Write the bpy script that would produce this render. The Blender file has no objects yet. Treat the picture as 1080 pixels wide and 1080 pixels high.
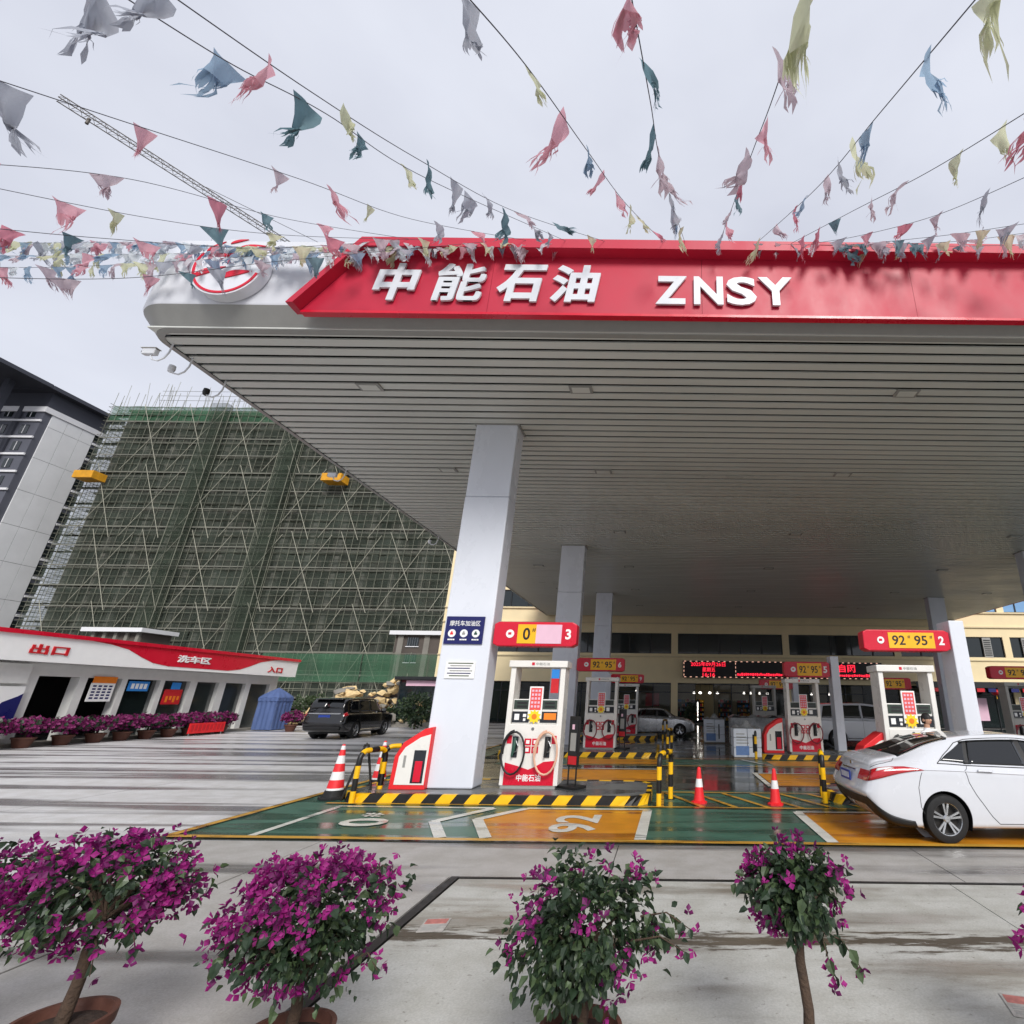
import bpy, bmesh, math, random
from mathutils import Vector, Matrix, Euler
random.seed(7)
R = math.radians
scn = bpy.context.scene
col = scn.collection
def lin(r, g, b):
    f = lambda c: (c/255/12.92) if c/255 <= .04045 else ((c/255+.055)/1.055)**2.4
    return (f(r), f(g), f(b))

# ------------------------------------------------------------------ camera, sky, sun, exposure
CAM_H, PITCH, ROLL = 1.9, math.atan2(198, 540), R(0.68)
cam = bpy.data.cameras.new('camera'); cam_o = bpy.data.objects.new('camera', cam); col.objects.link(cam_o)
fw = Vector((0, math.cos(PITCH), math.sin(PITCH))); u0 = Vector((0, -math.sin(PITCH), math.cos(PITCH))); r0 = Vector((1, 0, 0))
rv = r0*math.cos(ROLL)+u0*math.sin(ROLL); uv = u0*math.cos(ROLL)-r0*math.sin(ROLL)
cam_o.matrix_world = Matrix(((rv.x, uv.x, -fw.x, 0), (rv.y, uv.y, -fw.y, 0), (rv.z, uv.z, -fw.z, CAM_H), (0, 0, 0, 1)))
cam.sensor_width = 36; cam.lens = 18.0; cam.shift_x = (540-704)/1080; cam.clip_start = .05; cam.clip_end = 3000
scn.camera = cam_o
SUN_EL, SUN_AZ = R(36), R(160)
w = bpy.data.worlds.new('World'); scn.world = w; w.use_nodes = True
nt = w.node_tree; N = nt.nodes; L = nt.links; bg = N['Background']
sky = N.new('ShaderNodeTexSky'); sky.sky_type = 'NISHITA'; sky.sun_disc = False; sky.sun_elevation = SUN_EL; sky.sun_rotation = SUN_AZ
tc = N.new('ShaderNodeTexCoord'); mp = N.new('ShaderNodeMapping'); mp.inputs['Scale'].default_value = (1, 1, 2.2)
nz = N.new('ShaderNodeTexNoise'); nz.inputs['Scale'].default_value = 1.7; nz.inputs['Detail'].default_value = 5; nz.inputs['Roughness'].default_value = .5
cr = N.new('ShaderNodeValToRGB'); cr.color_ramp.elements[0].position = .34; cr.color_ramp.elements[1].position = .7
cr.color_ramp.elements[0].color = (.236, .245, .281, 1); cr.color_ramp.elements[1].color = (.296, .306, .340, 1)
sc_ = N.new('ShaderNodeMix'); sc_.data_type = 'RGBA'; sc_.blend_type = 'MULTIPLY'; sc_.inputs[0].default_value = 1; sc_.inputs[7].default_value = (.04, .04, .04, 1)
mx = N.new('ShaderNodeMix'); mx.data_type = 'RGBA'; mx.inputs[0].default_value = .94      # heavy overcast veil over the clear sky
L.new(tc.outputs['Generated'], mp.inputs['Vector']); L.new(mp.outputs['Vector'], nz.inputs['Vector']); L.new(nz.outputs['Fac'], cr.inputs['Fac'])
L.new(sky.outputs['Color'], sc_.inputs[6]); L.new(sc_.outputs[2], mx.inputs[6]); L.new(cr.outputs['Color'], mx.inputs[7]); L.new(mx.outputs[2], bg.inputs['Color'])
bg.inputs['Strength'].default_value = 1.0
sl = bpy.data.lights.new('sun', 'SUN'); sl.energy = 1.12; sl.angle = R(22); sl.color = (1, .97, .93)
so = bpy.data.objects.new('sun', sl); col.objects.link(so)
sdir = Vector((math.sin(SUN_AZ)*math.cos(SUN_EL), math.cos(SUN_AZ)*math.cos(SUN_EL), math.sin(SUN_EL)))
so.rotation_euler = sdir.to_track_quat('Z', 'Y').to_euler(); so.location = (0, -20, 40)
scn.view_settings.view_transform = 'Standard'; scn.view_settings.look = 'None'; scn.view_settings.exposure = 1.53; scn.view_settings.gamma = 1
scn.cycles.use_denoising = True; scn.cycles.max_bounces = 7; scn.cycles.transparent_max_bounces = 24; scn.cycles.diffuse_bounces = 4

# ------------------------------------------------------------------ materials
MATS = {}
def mat(name, c, rough=.5, metal=0., var=.12, scale=3., bump=0., bscale=40., coat=0., stretch=(1, 1, 1), emis=0., trans=0., alpha=1., spec=.5, dirt=0.):
    if name in MATS: return MATS[name]
    m = bpy.data.materials.new(name); m.use_nodes = True; nt = m.node_tree; N = nt.nodes; L = nt.links
    b = N['Principled BSDF']; b.inputs['Base Color'].default_value = (*c, 1); b.inputs['Roughness'].default_value = rough
    b.inputs['Metallic'].default_value = metal; b.inputs['Coat Weight'].default_value = coat; b.inputs['Coat Roughness'].default_value = .06
    b.inputs['Specular IOR Level'].default_value = spec
    if emis: b.inputs['Emission Color'].default_value = (*c, 1); b.inputs['Emission Strength'].default_value = emis
    if var or bump:
        g = N.new('ShaderNodeNewGeometry'); mp = N.new('ShaderNodeMapping'); mp.inputs['Scale'].default_value = stretch
        L.new(g.outputs['Position'], mp.inputs['Vector'])
    if var:
        n = N.new('ShaderNodeTexNoise'); n.inputs['Scale'].default_value = scale; n.inputs['Detail'].default_value = 6; n.inputs['Roughness'].default_value = .62
        L.new(mp.outputs['Vector'], n.inputs['Vector'])
        r = N.new('ShaderNodeMapRange'); r.inputs[1].default_value = .28; r.inputs[2].default_value = .72; r.inputs[3].default_value = 1-var; r.inputs[4].default_value = 1+var*.7
        L.new(n.outputs['Fac'], r.inputs[0])
        x = N.new('ShaderNodeVectorMath'); x.operation = 'SCALE'; x.inputs[0].default_value = c; L.new(r.outputs[0], x.inputs['Scale']); L.new(x.outputs[0], b.inputs['Base Color'])
        q = N.new('ShaderNodeMapRange'); q.inputs[1].default_value = .3; q.inputs[2].default_value = .7; q.inputs[3].default_value = max(0, rough-.1); q.inputs[4].default_value = min(1, rough+.1)
        L.new(n.outputs['Fac'], q.inputs[0]); L.new(q.outputs[0], b.inputs['Roughness'])
    if bump:
        n2 = N.new('ShaderNodeTexNoise'); n2.inputs['Scale'].default_value = bscale; n2.inputs['Detail'].default_value = 4; L.new(mp.outputs['Vector'], n2.inputs['Vector'])
        bp = N.new('ShaderNodeBump'); bp.inputs['Strength'].default_value = bump; bp.inputs['Distance'].default_value = .02; L.new(n2.outputs['Fac'], bp.inputs['Height']); L.new(bp.outputs['Normal'], b.inputs['Normal'])
    out = N['Material Output']; sh = b.outputs[0]
    if trans:
        t = N.new('ShaderNodeBsdfTranslucent'); t.inputs['Color'].default_value = (*c, 1)
        ms = N.new('ShaderNodeMixShader'); ms.inputs[0].default_value = trans; L.new(sh, ms.inputs[1]); L.new(t.outputs[0], ms.inputs[2]); sh = ms.outputs[0]
    if alpha < 1:
        t = N.new('ShaderNodeBsdfTransparent'); ms = N.new('ShaderNodeMixShader'); ms.inputs[0].default_value = alpha
        L.new(t.outputs[0], ms.inputs[1]); L.new(sh, ms.inputs[2]); sh = ms.outputs[0]
    L.new(sh, out.inputs['Surface']); MATS[name] = m; return m

def wet_ground(name, c, dark, sx=.22, sy=2.2, lo=.42, hi=.62, rw=.12, rd=.65, bump=.25, moss=None, fine=.10):
    """concrete with wet streaks drawn out along x; wet places are darker and glossier"""
    m = bpy.data.materials.new(name); m.use_nodes = True; nt = m.node_tree; N = nt.nodes; L = nt.links; b = N['Principled BSDF']
    g = N.new('ShaderNodeNewGeometry')
    def noise(scale, st, det=6, ro=.6, dist=0):
        mp = N.new('ShaderNodeMapping'); mp.inputs['Scale'].default_value = st; L.new(g.outputs['Position'], mp.inputs['Vector'])
        n = N.new('ShaderNodeTexNoise'); n.inputs['Scale'].default_value = scale; n.inputs['Detail'].default_value = det; n.inputs['Roughness'].default_value = ro; n.inputs['Distortion'].default_value = dist
        L.new(mp.outputs['Vector'], n.inputs['Vector']); return n.outputs['Fac']
    def rng(v, a, bb, c0, d):
        r = N.new('ShaderNodeMapRange'); r.interpolation_type = 'SMOOTHSTEP'; r.inputs[1].default_value = a; r.inputs[2].default_value = bb; r.inputs[3].default_value = c0; r.inputs[4].default_value = d; L.new(v, r.inputs[0]); return r.outputs[0]
    def mixc(f, A, B, bt='MIX'):
        x = N.new('ShaderNodeMix'); x.data_type = 'RGBA'; x.blend_type = bt
        if isinstance(f, float): x.inputs[0].default_value = f
        else: L.new(f, x.inputs[0])
        for k, v in ((6, A), (7, B)):
            if isinstance(v, tuple): x.inputs[k].default_value = (*v, 1)
            else: L.new(v, x.inputs[k])
        return x.outputs[2]
    streak = noise(1.0, (sx, sy, 1), 3.2, .5, .25); big = noise(.35, (.5, 1.6, 1), 3, .5); grit = noise(55, (1, 1, 1), 3, .7); mid = noise(2.3, (1, 1, 1), 6, .65)
    add = N.new('ShaderNodeMath'); add.operation = 'MULTIPLY_ADD'; L.new(big, add.inputs[0]); add.inputs[1].default_value = .35; L.new(streak, add.inputs[2])
    wet = rng(add.outputs[0], lo+.17, hi+.17, 0, 1)
    cc = mixc(wet, c, dark)
    cc = mixc(rng(mid, .3, .7, 0, 1), cc, mixc(1.0, cc, (.80, .79, .76), 'MULTIPLY'))
    cc = mixc(rng(grit, .35, .65, 0, 1), cc, mixc(1.0, cc, (1-fine*1.6, 1-fine*1.6, 1-fine*1.6), 'MULTIPLY'))
    if moss: cc = mixc(rng(noise(.9, (.35, 1.3, 1), 7, .7), .56, .74, 0, .75), cc, moss)
    if moss:                                             # dirt washed along the cross joint and in shallow dips
        sx_ = N.new('ShaderNodeSeparateXYZ'); L.new(g.outputs['Position'], sx_.inputs[0]); d0 = N.new('ShaderNodeMath'); d0.operation = 'SUBTRACT'; L.new(sx_.outputs['Y'], d0.inputs[0]); d0.inputs[1].default_value = 5.33
        d1 = N.new('ShaderNodeMath'); d1.operation = 'ABSOLUTE'; L.new(d0.outputs[0], d1.inputs[0]); d2 = N.new('ShaderNodeMath'); d2.operation = 'SUBTRACT'; L.new(rng(noise(2.2, (.45, 3, 1), 8, .72), .36, .64, 0, .26), d2.inputs[0]); L.new(d1.outputs[0], d2.inputs[1])
        cc = mixc(rng(d2.outputs[0], -.03, .06, 0, .95), cc, lin(70, 60, 46)); cc = mixc(rng(noise(.8, (.35, 1.5, 1), 7, .7), .50, .68, 0, .6), cc, lin(112, 103, 88)); cc = mixc(rng(noise(14, (1, 1, 1), 4, .7), .60, .70, 0, .5), cc, lin(96, 88, 76))
    L.new(cc, b.inputs['Base Color']); L.new(rng(wet, 0, 1, rd, rw), b.inputs['Roughness'])
    bp = N.new('ShaderNodeBump'); bp.inputs['Strength'].default_value = bump; bp.inputs['Distance'].default_value = .008; L.new(grit, bp.inputs['Height']); L.new(bp.outputs[0], b.inputs['Normal'])
    MATS[name] = m; return m

wet_ground('yard_concrete', lin(216, 215, 215), lin(142, 141, 142), .05, 1.5, .45, .62, .2, .5)
wet_ground('apron_concrete', lin(178, 175, 171), lin(118, 115, 113), .14, 1.9, .5, .70, .2, .6)
wet_ground('pale_concrete', lin(190, 190, 184), lin(146, 141, 132), .3, 2.4, .50, .74, .25, .7, moss=lin(120, 108, 90))
wet_ground('forecourt_epoxy', lin(74, 80, 78), lin(48, 54, 54), .4, 1.2, .42, .62, .05, .2, bump=.05, fine=.03)
wet_ground('green_paint', lin(72, 110, 94), lin(52, 86, 74), .25, 2.2, .44, .62, .16, .42, bump=.06, fine=.05)
wet_ground('orange_paint', lin(214, 142, 32), lin(168, 104, 24), .3, 2.4, .48, .66, .18, .42, bump=.06, fine=.06)
wet_ground('yellow_line', lin(214, 164, 62), lin(170, 124, 50), .8, 4, .46, .66, .12, .4, bump=.05, fine=.12)
wet_ground('white_line', lin(222, 222, 214), lin(170, 172, 166), .8, 4, .5, .7, .12, .4, bump=.05, fine=.10)
wet_ground('island_top', lin(120, 122, 122), lin(82, 86, 88), .8, 1.6, .44, .64, .12, .4, bump=.1)
mat('ground_base', lin(84, 82, 80), .8, var=.25, scale=.6)
mat('steel_dark', lin(48, 46, 44), .55, .5, var=.3, scale=8)
W = mat('white_paint', lin(222, 224, 228), .32, var=.05, scale=1.5, bump=.02)
mat('column_white', lin(218, 222, 230), .3, var=.05, scale=.8, stretch=(1, 1, .6))
mat('sign_red', lin(206, 16, 48), .3, var=.08, scale=1.2)
mat('fascia_red', lin(184, 26, 56), .5, var=.09, scale=.9, stretch=(1, 1, .5))
mat('panel_white', lin(214, 216, 222), .35, var=.07, scale=.8, stretch=(1, 1, .5))
mat('soffit_slat', lin(208, 210, 204), .36, var=.10, scale=.5, stretch=(.4, 1, 1))
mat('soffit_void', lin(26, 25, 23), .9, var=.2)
mat('trim_grey', lin(150, 150, 146), .45, var=.08)
mat('letter_white', lin(208, 211, 216), .35, var=.04)
mat('letter_side', lin(120, 122, 126), .4, .3, var=.05)
mat('sign_yellow', lin(246, 182, 22), .4, var=.05)
mat('pale_pink', lin(226, 186, 204), .45, var=.05)
mat('black_print', lin(24, 22, 24), .45, var=.0)
mat('print_white', lin(238, 238, 236), .45, var=.03)
mat('navy', lin(22, 26, 92), .35, var=.06)
mat('rubber', lin(20, 20, 21), .75, var=.15, scale=20)
mat('black_paint', lin(22, 21, 20), .42, var=.15, scale=10)
mat('yellow_paint', lin(240, 186, 14), .38, var=.10, scale=6)
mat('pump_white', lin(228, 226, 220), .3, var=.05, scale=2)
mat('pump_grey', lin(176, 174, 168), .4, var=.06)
mat('lcd', lin(58, 70, 62), .18, var=.15, scale=9)
mat('panel_dark', lin(38, 42, 48), .25, var=.08)
mat('label_orange', lin(238, 130, 30), .4, var=.08)
mat('price_red', lin(226, 84, 80), .4, var=.06)
mat('sun_yellow', lin(250, 214, 40), .4, var=.05)
mat('hose_black', lin(18, 18, 18), .5, var=.1)
mat('hose_pink', lin(216, 172, 146), .5, var=.08)
mat('hose_red', lin(120, 32, 44), .5, var=.08)
mat('metal', lin(150, 152, 154), .35, .9, var=.1, scale=10)
mat('green_grip', lin(30, 74, 60), .5, var=.1)
mat('cone_red', lin(226, 38, 44), .48, var=.1, scale=8)
mat('reflective_white', lin(226, 226, 226), .4, var=.08, scale=10)
mat('cream_wall', lin(232, 214, 172), .75, var=.07, scale=.8, bump=.05)
mat('cream_trim', lin(214, 198, 160), .7, var=.08)
mat('glass_dark', lin(26, 34, 36), .06, var=.0, spec=.7)
mat('glass_blue', lin(120, 160, 200), .08, var=.1, scale=.5)
mat('shop_glass', lin(40, 52, 52), .04, var=0, alpha=.32)
mat('frame_dark', lin(40, 42, 44), .45, .3, var=.08)
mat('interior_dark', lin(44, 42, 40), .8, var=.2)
mat('shelf', lin(120, 110, 96), .6, var=.2)
mat('lamp_glow', (1., .96, .88), .5, var=0, emis=2.2)
mat('led_black', lin(12, 6, 7), .5, var=0)
mat('led_red', (1., .02, .05), .5, var=0, emis=.55)
mat('led_dash', (1., .55, .4), .5, var=0, emis=.3)
mat('car_white', lin(203, 205, 210), .22, var=.02, coat=1.)
mat('car_silver', lin(186, 188, 190), .28, .5, var=.03, coat=1.)
mat('car_black', lin(7, 7, 10), .15, var=.0, coat=1.)
mat('car_glass', lin(16, 18, 20), .04, var=0, spec=.8)
mat('car_seam', lin(52, 52, 54), .6, var=0)
mat('car_trim', lin(22, 22, 23), .55, var=.1)
mat('chrome', lin(205, 206, 208), .14, 1., var=0)
mat('alloy', lin(186, 188, 190), .25, .85, var=.05)
mat('lamp_red', lin(176, 10, 24), .1, var=.1, scale=14, coat=1.)
mat('lamp_clear', lin(214, 214, 212), .08, var=.08, scale=20, coat=1.)
mat('plate_blue', lin(34, 62, 150), .35, var=.05)
mat('terracotta', lin(92, 56, 44), .7, var=.25, scale=9, bump=.2)
mat('soil', lin(58, 44, 36), .95, var=.35, scale=30, bump=.6)
mat('bark', lin(76, 60, 48), .9, var=.35, scale=20, bump=.7, bscale=60)
mat('leaf_dark', lin(40, 58, 38), .45, var=.35, scale=12, trans=.22)
mat('leaf_light', lin(74, 92, 60), .45, var=.3, scale=12, trans=.25)
mat('bract', lin(152, 26, 118), .6, var=.34, scale=22, trans=.3)
mat('bract_deep', lin(104, 18, 86), .6, var=.3, scale=22, trans=.25)
mat('bract_far', lin(122, 30, 92), .6, var=.35, scale=9, trans=.2)
mat('cord', lin(70, 70, 78), .7, var=.1)
FLAG = [mat('flag_pink', lin(224, 172, 184), .75, var=.12, scale=10, trans=.6), mat('flag_blue', lin(156, 180, 202), .75, var=.12, scale=10, trans=.6),
        mat('flag_yellow', lin(214, 216, 186), .75, var=.12, scale=10, trans=.6), mat('flag_grey', lin(180, 184, 194), .75, var=.12, scale=10, trans=.6),
        mat('flag_teal', lin(110, 140, 150), .75, var=.2, scale=10, trans=.5), mat('flag_mauve', lin(206, 190, 198), .75, var=.12, scale=10, trans=.6),
        mat('flag_white', lin(222, 228, 232), .75, var=.1, scale=10, trans=.6), mat('flag_rose', lin(210, 138, 154), .75, var=.15, scale=10, trans=.6)]
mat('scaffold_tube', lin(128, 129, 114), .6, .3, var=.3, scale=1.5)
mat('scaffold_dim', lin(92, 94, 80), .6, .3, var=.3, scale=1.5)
mat('brace_tube', lin(170, 168, 152), .55, .2, var=.15, scale=1)
mat('raw_concrete', lin(132, 128, 120), .85, var=.22, scale=.5)
mat('infill_wall', lin(88, 80, 74), .9, var=.35, scale=.25)
mat('tower_grey', lin(86, 88, 98), .7, var=.08, scale=.4)
mat('tower_dark', lin(58, 60, 70), .7, var=.1, scale=.3)
mat('tower_panel', lin(222, 223, 224), .7, var=.07, scale=.3)
mat('tower_white', lin(222, 222, 224), .65, var=.06, scale=.4)
mat('platform_yellow', lin(214, 152, 30), .6, var=.25, scale=1.2)
mat('crane_steel', lin(96, 90, 84), .6, .3, var=.1)
mat('tent_blue', lin(92, 114, 164), .7, var=.15, scale=3, trans=.25)
mat('worn_paper', lin(168, 164, 158), .8, var=.3, scale=18)
mat('worn_red', lin(178, 112, 104), .8, var=.35, scale=18)
mat('toe_board', lin(112, 112, 102), .8, var=.3, scale=.7)
mat('rock', lin(212, 186, 138), .9, var=.3, scale=2, bump=.5, bscale=8)
mat('wash_wall', lin(218, 218, 214), .6, var=.07)
mat('poster_blue', lin(40, 130, 210), .4, var=.06)
mat('poster_red', lin(196, 26, 36), .45, var=.15, scale=4)
mat('plastic_wrap', lin(150, 152, 152), .2, var=.3, scale=8, bump=.6, bscale=14)
mat('carton_white', lin(212, 218, 226), .5, var=.07, scale=8)
mat('carton_blue', lin(104, 136, 186), .5, var=.15, scale=14)
mat('lantern_red', lin(186, 24, 34), .5, var=.1)
mat('shirt', lin(232, 232, 234), .8, var=.05)
mat('trousers', lin(38, 42, 56), .8, var=.1)
mat('skin', lin(202, 156, 128), .55, var=.06, scale=20)
mat('hair', lin(24, 20, 20), .6, var=.2, scale=60)

def net_mat(name, c, lo, hi):
    m = bpy.data.materials.new(name); m.use_nodes = True; nt = m.node_tree; N = nt.nodes; L = nt.links; b = N['Principled BSDF']
    b.inputs['Base Color'].default_value = (*c, 1); b.inputs['Roughness'].default_value = .9
    g = N.new('ShaderNodeNewGeometry'); n = N.new('ShaderNodeTexNoise'); n.inputs['Scale'].default_value = .16; n.inputs['Detail'].default_value = 8; n.inputs['Roughness'].default_value = .68
    L.new(g.outputs['Position'], n.inputs['Vector']); r = N.new('ShaderNodeMapRange'); r.inputs[1].default_value = .3; r.inputs[2].default_value = .7; r.inputs[3].default_value = lo; r.inputs[4].default_value = hi; L.new(n.outputs['Fac'], r.inputs[0])
    t = N.new('ShaderNodeBsdfTransparent'); ms = N.new('ShaderNodeMixShader'); L.new(r.outputs[0], ms.inputs[0]); L.new(t.outputs[0], ms.inputs[1]); L.new(b.outputs[0], ms.inputs[2]); L.new(ms.outputs[0], N['Material Output'].inputs['Surface'])
    MATS[name] = m
net_mat('net_green', lin(72, 81, 71), .16, .66); net_mat('net_dense', lin(56, 96, 70), .4, .92)
net_mat('net_bay', lin(58, 70, 56), .05, .5)

# ------------------------------------------------------------------ builders
class MB:
    def __init__(s): s.v = []; s.f = []
    def quadbox(s, c8):
        n = len(s.v); s.v += [tuple(p) for p in c8]
        s.f += [tuple(n+i for i in q) for q in ((0, 3, 2, 1), (4, 5, 6, 7), (0, 1, 5, 4), (1, 2, 6, 5), (2, 3, 7, 6), (3, 0, 4, 7))]
        return s
    def box(s, x0, x1, y0, y1, z0, z1):
        return s.quadbox([(x0, y0, z0), (x1, y0, z0), (x1, y1, z0), (x0, y1, z0), (x0, y0, z1), (x1, y0, z1), (x1, y1, z1), (x0, y1, z1)])
    def tube(s, pts, r, n=8, cap=True):
        pts = [Vector(p) for p in pts]; rr = r if isinstance(r, (list, tuple)) else [r]*len(pts)
        d = (pts[1]-pts[0]).normalized(); a = Vector((0, 0, 1)) if abs(d.z) < .9 else Vector((1, 0, 0)); u = d.cross(a).normalized(); base = len(s.v)
        for i, p in enumerate(pts):
            t = (pts[min(i+1, len(pts)-1)]-pts[max(i-1, 0)]).normalized(); u = (u-t*u.dot(t)).normalized(); vv = t.cross(u)
            for k in range(n):
                an = 2*math.pi*k/n; s.v.append(tuple(p+(u*math.cos(an)+vv*math.sin(an))*rr[i]))
        for i in range(len(pts)-1):
            for k in range(n):
                a0 = base+i*n+k; a1 = base+i*n+(k+1) % n; s.f.append((a0, a1, a1+n, a0+n))
        if cap: s.f.append(tuple(base+n-1-k for k in range(n))); s.f.append(tuple(base+(len(pts)-1)*n+k for k in range(n)))
        return s
    def lathe(s, prof, n=24, c=(0, 0, 0), axis='z', cap=True):
        base = len(s.v)
        for (r, h) in prof:
            for k in range(n):
                a = 2*math.pi*k/n; x, y = r*math.cos(a), r*math.sin(a)
                p = (x, y, h) if axis == 'z' else ((x, h, y) if axis == 'y' else (h, x, y)); s.v.append((p[0]+c[0], p[1]+c[1], p[2]+c[2]))
        for i in range(len(prof)-1):
            for k in range(n):
                a0 = base+i*n+k; a1 = base+i*n+(k+1) % n; s.f.append((a0, a1, a1+n, a0+n))
        if cap: s.f.append(tuple(base+n-1-k for k in range(n))); s.f.append(tuple(base+(len(prof)-1)*n+k for k in range(n)))
        return s
    def prism(s, poly, h0, h1, axis='z'):
        n = len(poly); base = len(s.v)
        for h in (h0, h1):
            for (a, b) in poly: s.v.append((a, b, h) if axis == 'z' else ((a, h, b) if axis == 'y' else (h, a, b)))
        s.f.append(tuple(base+n-1-i for i in range(n))); s.f.append(tuple(base+n+i for i in range(n)))
        for i in range(n): j = (i+1) % n; s.f.append((base+i, base+j, base+n+j, base+n+i))
        return s
    def grid(s, fn, nu, nv):
        base = len(s.v)
        for i in range(nu+1):
            for j in range(nv+1): s.v.append(tuple(fn(i/nu, j/nv)))
        for i in range(nu):
            for j in range(nv): a = base+i*(nv+1)+j; s.f.append((a, a+1, a+nv+2, a+nv+1))
        return s
    def poly(s, pts): n = len(s.v); s.v += [tuple(p) for p in pts]; s.f.append(tuple(range(n, n+len(pts)))); return s
    def mesh(s, name, smooth=False, fix=True):
        me = bpy.data.meshes.new(name); me.from_pydata(s.v, [], s.f)
        if fix and len(s.f) < 60000:
            bm = bmesh.new(); bm.from_mesh(me); bmesh.ops.recalc_face_normals(bm, faces=bm.faces); bm.to_mesh(me); bm.free()
        if smooth:
            me.polygons.foreach_set('use_smooth', [True]*len(me.polygons))
            try: me.set_sharp_from_angle(angle=R(smooth if smooth is not True else 40))
            except Exception: pass
        me.update(); return me
    def build(s, name, m, parent=None, smooth=False, bevel=0, fix=True, loc=None):
        me = s.mesh(name, smooth, fix); return link(name, me, m, parent, bevel, loc)
def M(m): return MATS[m] if isinstance(m, str) else m
def link(name, me, m, parent=None, bevel=0, loc=None, mw=None):
    if m is not None and not me.materials: me.materials.append(M(m))
    o = bpy.data.objects.new(name, me); col.objects.link(o)
    if parent: o.parent = parent
    if loc is not None: o.location = loc
    if mw is not None: o.matrix_basis = mw
    if bevel:
        b = o.modifiers.new('bevel', 'BEVEL'); b.width = bevel; b.segments = 2; b.limit_method = 'ANGLE'
    return o
def tag(o, label, cat, group=None):
    o['label'] = label; o['category'] = cat
    if group: o['group'] = group
    return o
def struct(o, kind='structure'): o['kind'] = kind; return o
def thing(name, label, cat, loc=(0, 0, 0), rz=0, group=None):
    o = bpy.data.objects.new(name, None); col.objects.link(o); o.location = loc; o.rotation_euler = (0, 0, rz); o.empty_display_size = .2
    return tag(o, label, cat, group)
def box(name, m, parent, x0, x1, y0, y1, z0, z1, bevel=0): return MB().box(x0, x1, y0, y1, z0, z1).build(name, m, parent, bevel=bevel)
def copy_tree(o, parent=None):
    c = o.copy(); col.objects.link(c); c.parent = parent
    for ch in list(o.children): copy_tree(ch, c)
    return c

TXT = {}
def text_mesh(s, w=None, h=None, depth=.02, bold=0., shear=0.):
    """lettering as a solid mesh, centred, fitted to a width and / or height"""
    k = (s, w, h, depth, bold, shear)
    if k in TXT: return TXT[k]
    cu = bpy.data.curves.new('lettering', 'FONT'); cu.body = s; cu.size = 1; cu.offset = bold; cu.extrude = .5; cu.align_x = 'CENTER'; cu.shear = shear; cu.resolution_u = 3
    ob = bpy.data.objects.new('lettering', cu); me = bpy.data.meshes.new_from_object(ob); bpy.data.objects.remove(ob); bpy.data.curves.remove(cu)
    xs = [v.co.x for v in me.vertices]; ys = [v.co.y for v in me.vertices]
    cx, cy = (min(xs)+max(xs))/2, (min(ys)+max(ys))/2; sx = (w/(max(xs)-min(xs))) if w else None; sy = (h/(max(ys)-min(ys))) if h else None
    sx = sx or sy; sy = sy or sx
    for v in me.vertices: v.co = ((v.co.x-cx)*sx, (v.co.y-cy)*sy, (v.co.z+.5)*depth)
    me.materials.clear(); TXT[k] = me; return me
FACE_S = Euler((R(90), 0, 0)).to_matrix().to_4x4()          # reads from -y
FACE_E = Euler((R(90), 0, R(90))).to_matrix().to_4x4()      # reads from +x
FLOOR = Euler((0, 0, R(90))).to_matrix().to_4x4()
def text(s, m, parent, loc, w=None, h=None, depth=.01, bold=0., face=FACE_S, shear=0., name='lettering'):
    me = text_mesh(s, w, h, depth, bold, shear)
    if me.materials and me.materials[0] is not M(m): me = me.copy(); me.materials.clear()
    return link(name, me, m, parent, mw=Matrix.Translation(loc) @ face)

# ------------------------------------------------------------------ ground, slabs, painted markings
g = struct(MB().grid(lambda a, b: (-500+1000*a, -120+900*b, -.03), 8, 8).build('ground', 'ground_base'))
def slab(parent, m, x0, x1, y0, y1, gap=.013, z=0.):
    return box('slab', m, parent, x0+gap, x1-gap, y0+gap, y1-gap, -.028, z)
yard = struct(bpy.data.objects.new('yard_pavement', None)); col.objects.link(yard)
ys = [-6, -1, 4, 9.2, 14.4, 19.6, 24.8, 30, 35.2, 40.4, 46, 52]; xs = [-42, -36.5, -31, -24, -19.7, -15.4, -11.2, -7.16]
for i in range(len(xs)-1):
    for j in range(len(ys)-1): slab(yard, 'yard_concrete', xs[i], xs[i+1], ys[j], ys[j+1])
slab(yard, 'yard_concrete', -7.16, 40, 44.2, 52)
apron = struct(bpy.data.objects.new('apron_pavement', None)); col.objects.link(apron)
xs2 = [-7.16, -4.75, -.62, 3.42, 7.5, 11.6, 15.7, 22, 30]
for i in range(len(xs2)-1): slab(apron, 'apron_concrete', xs2[i], xs2[i+1], 6.86, 8.27, gap=.007)
for j, (a, b) in enumerate(((3.1, 6.86), (-1, 3.1), (-6, -1))):
    slab(apron, 'apron_concrete', -7.16, -4.75, a, b); slab(apron, 'apron_concrete', -4.75, -2.40, a, b)
for i, (a, b) in enumerate(((-2.28, -.40), (-.40, 3.2), (3.2, 7.3), (7.3, 11.4), (11.4, 15.5), (15.5, 24))):
    for (c, d) in ((5.30, 6.78), (1.1, 5.30), (-2.5, 1.1), (-6, -2.5)): slab(apron, 'pale_concrete', a, b, c, d, gap=.006)
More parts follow.
